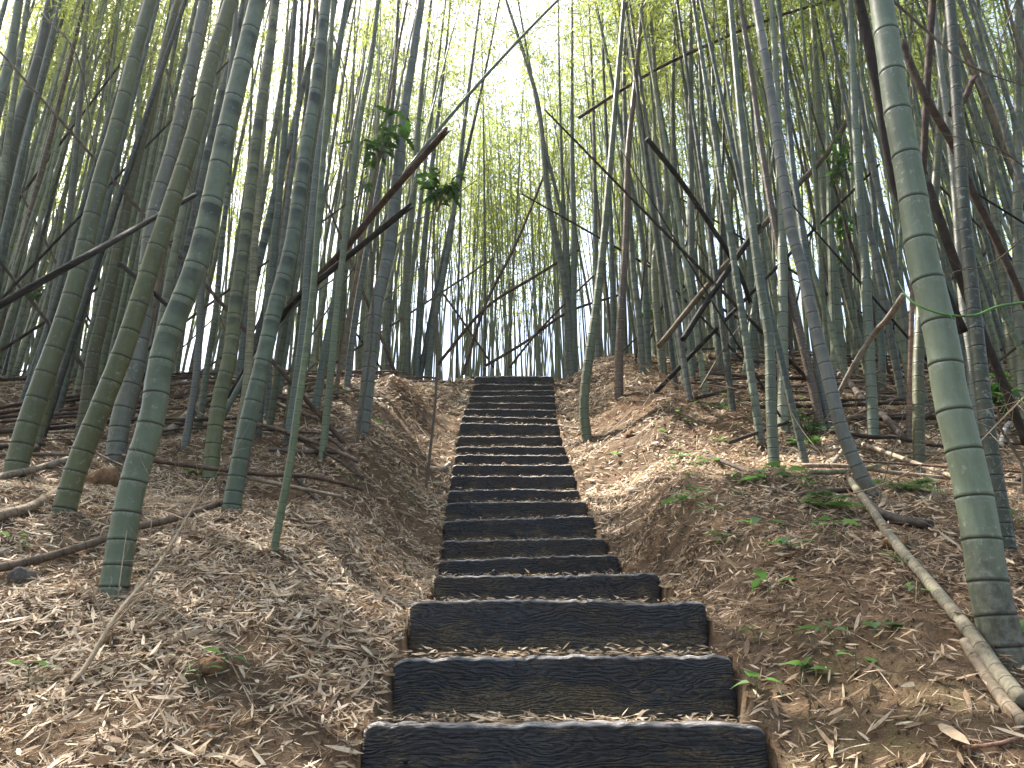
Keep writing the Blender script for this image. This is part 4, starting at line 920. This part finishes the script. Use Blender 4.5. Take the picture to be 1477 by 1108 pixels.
for a in [
 (318,985,4,.045,.022,'lance',"tiny seedling by the earth clod, right of its twin"), (285,992,4,.04,.018,'lance',"tiny seedling left of its twin near the earth clod"),
 (40,992,3,.06,.02,'lance',"small seedling at the left edge of the foreground"), (15,785,3,.05,.03,'heart',"little round-leaved sprout at the left edge above the log"),
 (1092,1018,4,.052,.040,'heart',"heart-leaved plant touching the second step's right end"), (1158,1003,3,.060,.052,'heart',"larger heart-leaved plant in the right foreground litter"),
 (1235,990,3,.06,.025,'lance',"seedling right of the heart-leaved plants"), (1110,858,3,.09,.035,'lance',"dark long-leaved seedling half way across the right slope"),
 (1145,806,5,.07,.03,'lance',"spreading seedling above the dark long-leaved one"), (1200,775,5,.08,.035,'lance',"seedling below the fern beside the whitish log"),
 (1100,760,4,.07,.035,'lance',"small seedling uphill of the spreading one"), (980,668,4,.09,.06,'heart',"round-leaved sprout high on the right bank"),
 (985,738,5,.09,.04,'lance',"seedling just above the eroded bank edge"), (1018,672,4,.08,.04,'lance',"pale seedling between the round-leaved sprout and the undergrowth"),
 (890,663,2,.05,.04,'heart',"single yellow-green sprout in the sunlit litter"), (1108,702,4,.10,.06,'heart',"bright two-leaved sprout under the pale upright bamboo"),
 (1128,690,3,.12,.07,'heart',"grey-green broad leaf plant near the pale upright bamboo"), (1300,838,3,.05,.02,'lance',"sprig beside the whitish log"),
 (1325,872,3,.05,.025,'lance',"sprig growing over the whitish log"), (1465,925,4,.07,.035,'lance',"leafy sprig at the huge bamboo's foot on the right edge"),
 (510,574,3,.12,.07,'heart',"yellow-green sprout left of the fibrous mound"), (548,612,2,.10,.07,'heart',"single round leaf right of the fibrous mound's bamboo"),
 (1462,765,4,.07,.03,'lance',"seedling at the right edge behind the huge bamboo"), (1010,528,5,.16,.06,'lance',"bright plant by the upright culm on the right bank")]:
    seedling(*a)
_rs = random.Random(4)
for i in range(28):
    q_ = (_rs.uniform(930, 1190), _rs.uniform(590, 780)) if i < 24 else (_rs.uniform(1000, 1330), _rs.uniform(780, 960))
    seedling(q_[0], q_[1], _rs.choice((2, 3, 4, 5)), _rs.uniform(.03, .065), _rs.uniform(.015, .035), _rs.choice(('lance', 'heart')), "tiny green seedling among those dotted over the right bank", h=_rs.uniform(.03, .08), grp="tiny seedlings dotted over the right bank")
fern(1190,735,11,.24,"feathery fern left of the whitish log's upper end",1); fern(1300,712,12,.30,"feathery fern spreading toward the huge bamboo",2)
fern(283,682,8,.16,"small grass-like fern beside the black-stained bamboo",3); fern(1160,640,10,.30,"green fern in the undergrowth right of the pale bamboo",4)
def bush(label, px, py, D, n, spread, L, W, kind, mat, name="undergrowth_shrub", cat="shrub", stemdown=True, seed=0):
    r = np.random.default_rng(seed + 70); h = hit(px, py) if D is None else None
    c = at_dist(px, py, D) if D else h; gz = float(ground(c[0], c[1])); base = np.array((c[0], c[1], gz)); t = thing(name, label, cat, base)
    VV, QQ, LV, off = [], [], [], 0; SV, SQ, so = [], [], 0; cz = max(c[2] - gz, .02)
    if cz > .3:
        P = np.array([(0, 0, 0), (.06, .02, cz * .35), (-.03, 0, cz * .7), (0, 0, cz)]); V, q, _ = tube_arr(smooth_path(P, 12), np.linspace(.014, .006, 12), 6); SV.append(V); SQ.append(q); so += len(V)
    nb = max(4, n // 9)
    for i in range(nb):
        d = unit(np.array((r.normal(), r.normal() * .7, r.normal() * .6 + .15))) * np.array(spread) * r.uniform(.4, 1.0); P = np.array([(0, 0, cz * .9), d * .5 + (0, 0, cz + .03), d + (0, 0, cz - .04)]) if cz > .3 else np.array([(0, 0, 0), d * .5 * (1, 1, 1.4) + (0, 0, .05), d * (1, 1, .8) + (0, 0, .06 + abs(d[2]))])
        P = smooth_path(P, 8); V, q, _ = tube_arr(P, np.linspace(.005, .0015, 8), 4, False, so); SV.append(V); SQ.append(q); so += len(V)
        for j in range(9):
            k = 2 + int(r.integers(0, 6)); az = r.uniform(0, 6.28); l = L * r.uniform(.6, 1.15); V, q = leaf_blade(l, W * l / L, kind, r.uniform(.1, .6), 8 if kind == 'lobed' else 4)
            VV.append(place_blade(V, P[k], az, r.uniform(-.9, .5), r.uniform(-.5, .5))); QQ.append(q + off); LV.append(np.full(len(V), r.uniform(0, 1))); off += len(V)
    obj("stem", mesh_np("stem", np.concatenate(SV), np.concatenate(SQ), mats=[M_TWIG]), t)
    obj("leaves", mesh_np("leaves", np.concatenate(VV), np.concatenate(QQ), mats=[mat], attrs={'lv': np.concatenate(LV)}), t)
bush("broad-leaved sapling crown, upper cluster of lobed dark leaves left of centre", 548, 200, 6.6, 80, (.50, .35, .62), .16, .085, 'lobed', M_BROAD, "broadleaf_sapling", "sapling", seed=1)
bush("broad-leaved sapling hanging lobed leaves under the broken reddish pole", 632, 268, 6.9, 72, (.55, .35, .42), .16, .085, 'lobed', M_BROAD, "broadleaf_sapling", "sapling", seed=2)
bush("leafy green undergrowth around the pale upright bamboo's right side", 1165, 628, None, 130, (.45, .3, .22), .07, .035, 'lance', M_GREEN, seed=3)
bush("bright leafy climber between culms in the right grove", 1205, 235, 8.2, 60, (.25, .2, .6), .13, .06, 'lance', M_GREEN, seed=4)
bush("green shrub low in the right grove behind the stout spotted bamboo", 1215, 330, 9.0, 70, (.35, .3, .5), .13, .06, 'lance', M_GREEN, seed=5)
bush("green shrub beside the bowed bamboo's middle at the right crest", 938, 450, 11.5, 60, (.3, .3, .45), .13, .06, 'lance', M_GREEN, seed=6)
bush("dark leafy shrub at the right edge behind the mossy bamboo", 1440, 575, 4.6, 70, (.22, .2, .25), .11, .045, 'lance', M_BROAD, seed=7)
bush("low leafy shrub behind culms at the left edge", 60, 425, 10.5, 90, (.6, .3, .45), .14, .05, 'lance', M_BROAD, seed=8)
bush("sparse green weeds on the right bank below the dark fallen branch", 1040, 590, None, 90, (.4, .25, .12), .09, .02, 'lance', M_GREEN, name="weed_clump", cat="weeds", seed=9)

# ------------------------------------------------------------------ stones and clods
def lump(name, cat, label, px, py, s, mat, seed, grp=None):
    r = np.random.default_rng(seed); p = hit(px, py); me = bpy.data.meshes.new(name); import bmesh
    bm = bmesh.new(); bmesh.ops.create_icosphere(bm, subdivisions=4, radius=1)
    for v in bm.verts:
        c = v.co.copy(); n = 1 + .45 * float(vnoise(c.x * 1.3 + seed, c.y * 1.3 + c.z, 1, 1)) + .3 * float(vnoise(c.x * 3 + c.z, c.y * 3 + seed, 1, 2)) + .15 * float(vnoise(c.x * 8 + c.z * 5, c.y * 8, 1, 3))
        v.co = Vector((c.x * s[0] * n, c.y * s[1] * n, c.z * s[2] * n))
    bm.to_mesh(me); bm.free(); me.materials.append(mat)
    for f in me.polygons: f.use_smooth = True
    o = obj(name, me, None, (p[0], p[1], float(ground(p[0], p[1])) + s[2] * .35)); o.rotation_euler = (0, 0, seed); return tag(o, label, cat, grp)
lump("stone", "stone", "dark angular stone under the grey-brown log at the left edge", 32, 838, (.055, .04, .045), M_ROCK, 1)
lump("stone", "stone", "rounded brown stone beside the dry spray", 154, 938, (.042, .035, .035), M_CLOD, 2)
lump("earth_clod", "clod", "small earth clod with a pale chip above the twin seedlings", 305, 970, (.045, .04, .032), M_CLOD, 3)
lump("earth_clod", "clod", "big brown earth clod behind the ringed bamboo foot", 150, 702, (.13, .10, .10), M_CLOD, 4)
lump("earth_clod", "clod", "reddish round clod in the sunlit litter", 909, 630, (.07, .06, .05), M_CLOD, 5)
lump("earth_clod", "clod", "brown root knot lying on the whitish log", 1290, 790, (.055, .05, .03), M_ROOT, 6)

# ------------------------------------------------------------------ leaf litter
def litter():
    r = np.random.default_rng(11); VV, QQ, LV, off = [], [], [], 0
    def batch(n, x0, x1, y0, y1, Lr, Wr, lift, dens_f=1.0, thr=-.10):
        nonlocal off
        x = r.uniform(x0, x1, n); y = r.uniform(y0, y1, n)
        d = vnoise(x, y, 1.5, 20) * .9 + vnoise(x, y, 5.5, 21) * .5 + vnoise(x, y, .5, 22) * .4
        dx = np.abs(x - stair_x(y)) - LEN / 2
        inside = (dx < .0) & (y > SD[0] - .1) & (y < SD[-1] + .3)
        keep = (r.random(n) < sstep(thr, thr + .22, d) * .82 + .18) & ~inside
        x, y = x[keep], y[keep]; n = len(x); z = ground(x, y); e = .03
        gxn = (ground(x + e, y) - ground(x - e, y)) / (2 * e); gyn = (ground(x, y + e) - ground(x, y - e)) / (2 * e)
        nrm = unit(np.stack([-gxn, -gyn, np.ones(n)], -1)); nrm = unit(nrm + r.normal(0, .22, (n, 3)))
        a = r.uniform(0, 6.28, n); dd = np.stack([np.cos(a), np.sin(a), np.zeros(n)], -1); dd = unit(dd - nrm * (dd * nrm).sum(1)[:, None] + nrm * r.normal(0, .16, n)[:, None])
        N = unit(np.cross(nrm, dd)); L = r.uniform(*Lr, n) * (1 + (y > 9) * .25); W = L * r.uniform(*Wr, n)
        P = np.stack([x, y, z + r.uniform(.002, lift, n)], -1); L_, W_ = L[:, None], W[:, None]; curl = r.normal(.05, .10, n)[:, None]; tw = r.normal(0, .15, n)[:, None]
        v0 = P - dd * L_ * .5; v5 = P + dd * L_ * .5 + nrm * L_ * curl
        l1 = P - dd * L_ * .18 + N * W_ * .5 + nrm * W_ * (.2 + tw); l2 = P + dd * L_ * .18 + N * W_ * .45 + nrm * (W_ * (.2 + tw) + L_ * curl * .4)
        r1 = P - dd * L_ * .18 - N * W_ * .5 + nrm * W_ * (.2 - tw); r2 = P + dd * L_ * .18 - N * W_ * .45 + nrm * (W_ * (.2 - tw) + L_ * curl * .4)
        V = np.stack([v0, l1, l2, v5, r2, r1], 1).reshape(-1, 3); i = np.arange(n) * 6 + off
        QQ.append(np.concatenate([np.stack([i, i + 1, i + 2, i + 5], -1), np.stack([i + 2, i + 3, i + 4, i + 5], -1)]))
        VV.append(V); LV.append(np.repeat(np.clip(r.beta(1.5, 1.4, n) + .10 * r.normal(size=n) + .35 * vnoise(x, y, .9, 40), 0, 1), 6)); off += 6 * n
    batch(52000, -2.6, 3.0, 1.7, 4.0, (.020, .070), (.10, .18), .026, thr=-.12)
    batch(5000, -2.6, 3.0, 1.7, 5.0, (.07, .13), (.08, .16), .03, thr=-.1)
    batch(62000, -4.5, 4.5, 3.6, 7.0, (.026, .078), (.10, .17), .028, thr=-.22)
    batch(70000, -7.5, 7.5, 6.6, 12.8, (.045, .11), (.12, .2), .035, thr=-.3)
    batch(16000, -1.7, 1.9, 4.0, 11.3, (.04, .09), (.12, .2), .02, thr=-.25)
    # straw-thin shreds
    batch(60000, -3.0, 3.2, 1.7, 5.0, (.015, .07), (.03, .07), .015, thr=-.4)
    batch(26000, -5, 5, 4.6, 9.5, (.03, .10), (.035, .07), .02, thr=-.3)
    batch(150, -3.5, 4, 1.8, 7.5, (.10, .18), (.13, .22), .03, thr=-.4)     # fallen culm sheaths
    batch(12000, -14, 14, 11, 18, (.08, .16), (.15, .25), .04, thr=-.3)
    n = 2600; x = r.uniform(-4.5, 4.5, n); y = r.uniform(1.8, 11, n); k_ = np.abs(x - stair_x(y)) > LEN / 2 + .12; x, y = x[k_], y[k_]; n = len(x)   # thin fallen twigs
    a = r.uniform(0, 6.28, n); L = r.uniform(.10, .42, n) * (.7 + y * .06); x2 = x + np.cos(a) * L; y2 = y + np.sin(a) * L; k_ = np.abs(x2 - stair_x(y2)) > LEN / 2 + .03; x, y, x2, y2, L = x[k_], y[k_], x2[k_], y2[k_], L[k_]; n = len(x)
    A_ = np.stack([x, y, ground(x, y) + .012], -1); B_ = np.stack([x2, y2, ground(x2, y2) + .02], -1); dd = unit(B_ - A_); N = unit(np.cross(dd, np.array((0, -.6, 1.0)))); wd = (N * (r.uniform(.0012, .0035, n) * (.6 + y * .12))[:, None])
    V = np.stack([A_ - wd, A_ + wd, B_ + wd * .5, B_ - wd * .5], 1).reshape(-1, 3); VV.append(V); QQ.append(np.arange(4 * n).reshape(-1, 4) + off); LV.append(np.repeat(r.random(n) * .9, 4)); off += len(V)
    for bx, by, br in all_base:                            # drifts heaped against the feet of the culms
        n = 110; a = r.uniform(0, 6.28, n); rr = br * 1.02 + np.abs(r.normal(0, .045, n)); x = bx + np.cos(a) * rr; y = by + np.sin(a) * rr
        z = ground(x, y) + r.uniform(0, .035, n) * np.exp(-(rr - br) / .05); dd = unit(np.stack([-np.sin(a) + r.normal(0, .6, n), np.cos(a) + r.normal(0, .6, n), r.normal(0, .3, n)], -1))
        N = unit(np.cross(dd, r.normal(0, .6, (n, 3)) + np.array((0, 0, 1.0)))); L = r.uniform(.03, .08, n); V, q = leaf_quads(np.stack([x, y, z], -1), dd, N, L, L * .17, .1)
        VV.append(V); LV.append(np.repeat(r.random(n), 4)); QQ.append(q + off); off += len(V)
    # leaves caught on each tread
    for k in range(22):
        D = SD[k]; nd = 260 if k < 3 else 200; nxt = SD[k + 1] if k < 21 else D + .4
        x = SX[k] + r.uniform(-.59, .59, nd); y = D + .10 + (nxt - D - .10) * r.random(nd) ** 1.6; z = SH[k] + r.uniform(-.008, .016, nd) + STEPS[k][3] * (x - SX[k]) / LEN
        a = r.uniform(0, 6.28, nd); dd = np.stack([np.cos(a), np.sin(a), r.normal(0, .12, nd)], -1); dd = unit(dd); N = unit(np.cross(dd, np.array((0, 0, 1.0)) + r.normal(0, .25, (nd, 3))))
        L = r.uniform(.02, .07, nd); V, q = leaf_quads(np.stack([x, y, z], -1), dd, N, L, L * .18, 0); VV.append(V); LV.append(np.repeat(np.clip(r.beta(3, 2, nd), 0, 1), 4)); QQ.append(q + off); off += len(V)
        nd = 240; x = SX[k] + r.uniform(-.58, .58, nd); y = D + .10 + .11 * r.random(nd); z = SH[k] + (-.004 + (.045 if k > 5 else .030) * r.random(nd) ** 1.5) * (.4 + 1.2 * (vnoise(x, y, 2.2, 30 + k) + .5)) + STEPS[k][3] * (x - SX[k]) / LEN
        a = r.uniform(0, 6.28, nd); dd = unit(np.stack([np.cos(a), np.sin(a), r.normal(.05, .25, nd)], -1)); N = unit(np.cross(dd, r.normal(0, 1, (nd, 3)) + np.array((0, 0, 1.0))))
        L = r.uniform(.015, .06, nd); V, q = leaf_quads(np.stack([x, y, z], -1), dd, N, L, L * .17, 0); VV.append(V); LV.append(np.repeat(np.clip(.4 + .6 * r.random(nd), 0, 1), 4)); QQ.append(q + off); off += len(V)
        nd = 70; x = SX[k] + r.uniform(-.58, .58, nd); y = D + .02 + .09 * r.random(nd); z = SH[k] + .004 + .012 * r.random(nd) + STEPS[k][3] * (x - SX[k]) / LEN
        a = r.uniform(0, 6.28, nd); dd = unit(np.stack([np.cos(a), np.sin(a), r.normal(.05, .12, nd)], -1)); N = unit(np.cross(dd, np.array((0, 0, 1.0)) + r.normal(0, .35, (nd, 3))))
        L = r.uniform(.012, .05, nd); V, q = leaf_quads(np.stack([x, y, z], -1), dd, N, L, L * .18, 0); VV.append(V); LV.append(np.repeat(np.clip(.4 + .5 * r.random(nd), 0, 1), 4)); QQ.append(q + off); off += len(V)
    V = np.concatenate(VV); me = mesh_np("leaf_litter", V, np.concatenate(QQ), mats=[M_LIT], smooth=False, attrs={'lv': np.concatenate(LV)})
    tag(obj("leaf_litter", me), "dry pinkish-brown bamboo leaves carpeting the slopes and treads", "leaf litter", None, 'stuff')
litter()
def crumbs():
    r = np.random.default_rng(5); n = 42000; x = r.uniform(-3.2, 3.4, n); y = 1.75 + 4.5 * r.random(n) ** 1.3; k = np.abs(x - stair_x(y)) > LEN / 2 + .01; x, y = x[k], y[k]; n = len(x)
    z = ground(x, y); s = .0022 + .007 * r.random(n) ** 4; B = np.array([(1, 0, 0), (-.5, .87, 0), (-.5, -.87, 0), (0, 0, 1.1), (0, 0, -.6)])
    V = np.stack([x, y, z + s * .2], -1)[:, None] + (B[None] + r.normal(0, .3, (n, 5, 3))) * s[:, None, None]; i = np.arange(n)[:, None, None] * 5
    T = np.array([(0, 1, 3), (1, 2, 3), (2, 0, 3), (1, 0, 4), (2, 1, 4), (0, 2, 4)])[None] + i
    tag(obj("soil_crumbs", mesh_np("soil_crumbs", V.reshape(-1, 3), None, T.reshape(-1, 3), mats=[M_SOIL], smooth=False)), "loose crumbs of brown earth between the dry leaves", "soil crumbs", None, 'stuff')
crumbs()
def fibres():
    r = np.random.default_rng(77); VV, QQ, off = [], [], 0
    for bx, by, bh, br in BUMPS:
        if bh < .09: continue
        n = int(900 * br / .3); x = bx + r.normal(0, br * .45, n); y = by + r.normal(0, br * .45, n); z = ground(x, y); a = r.uniform(0, 6.28, n); L = r.uniform(.03, .09, n)
        s = np.abs(x - stair_x(y)) > LEN / 2 + .03; x, y, z, a, L = x[s], y[s], z[s], a[s], L[s]; n = len(x)
        D = unit(np.stack([np.cos(a), np.sin(a), r.normal(.15, .45, n)], -1)); N = unit(np.cross(D, r.normal(size=(n, 3)))); V, q = leaf_quads(np.stack([x, y, z], -1), D, N, L, np.full(n, .0035), .3)
        VV.append(V); QQ.append(q + off); off += len(V)
    tag(obj("root_fibres", mesh_np("root_fibres", np.concatenate(VV), np.concatenate(QQ), mats=[M_ROOT], smooth=False)), "rusty fibrous root mats over the mounds at the bamboo feet", "root mat", None, 'stuff')
fibres()

# ------------------------------------------------------------------ haze: the air between the stems, glowing where the sun stands behind it
def haze():
    import bmesh
    me = bpy.data.meshes.new("haze"); bm = bmesh.new(); bmesh.ops.create_cube(bm, size=1.0)
    zlo = float(Z.min()) - 1.0
    for v in bm.verts: v.co = Vector((v.co.x * 150, v.co.y * 150 + 50, (zlo if v.co.z < 0 else 24.0)))
    bm.to_mesh(me); bm.free()
    m = bpy.data.materials.new("haze_air"); m.use_nodes = True; t = m.node_tree; t.nodes.remove(t.nodes["Principled BSDF"])
    v = t.nodes.new("ShaderNodeVolumePrincipled"); v.inputs["Color"].default_value = (.95, .96, .97, 1); v.inputs["Density"].default_value = HAZE; v.inputs["Anisotropy"].default_value = .6
    t.links.new(v.outputs[0], t.nodes["Material Output"].inputs["Volume"]); me.materials.append(m)
    tag(obj("haze", me), "thin bright haze hanging between the bamboos", "haze", None, 'stuff')
HAZE = .0007
haze()
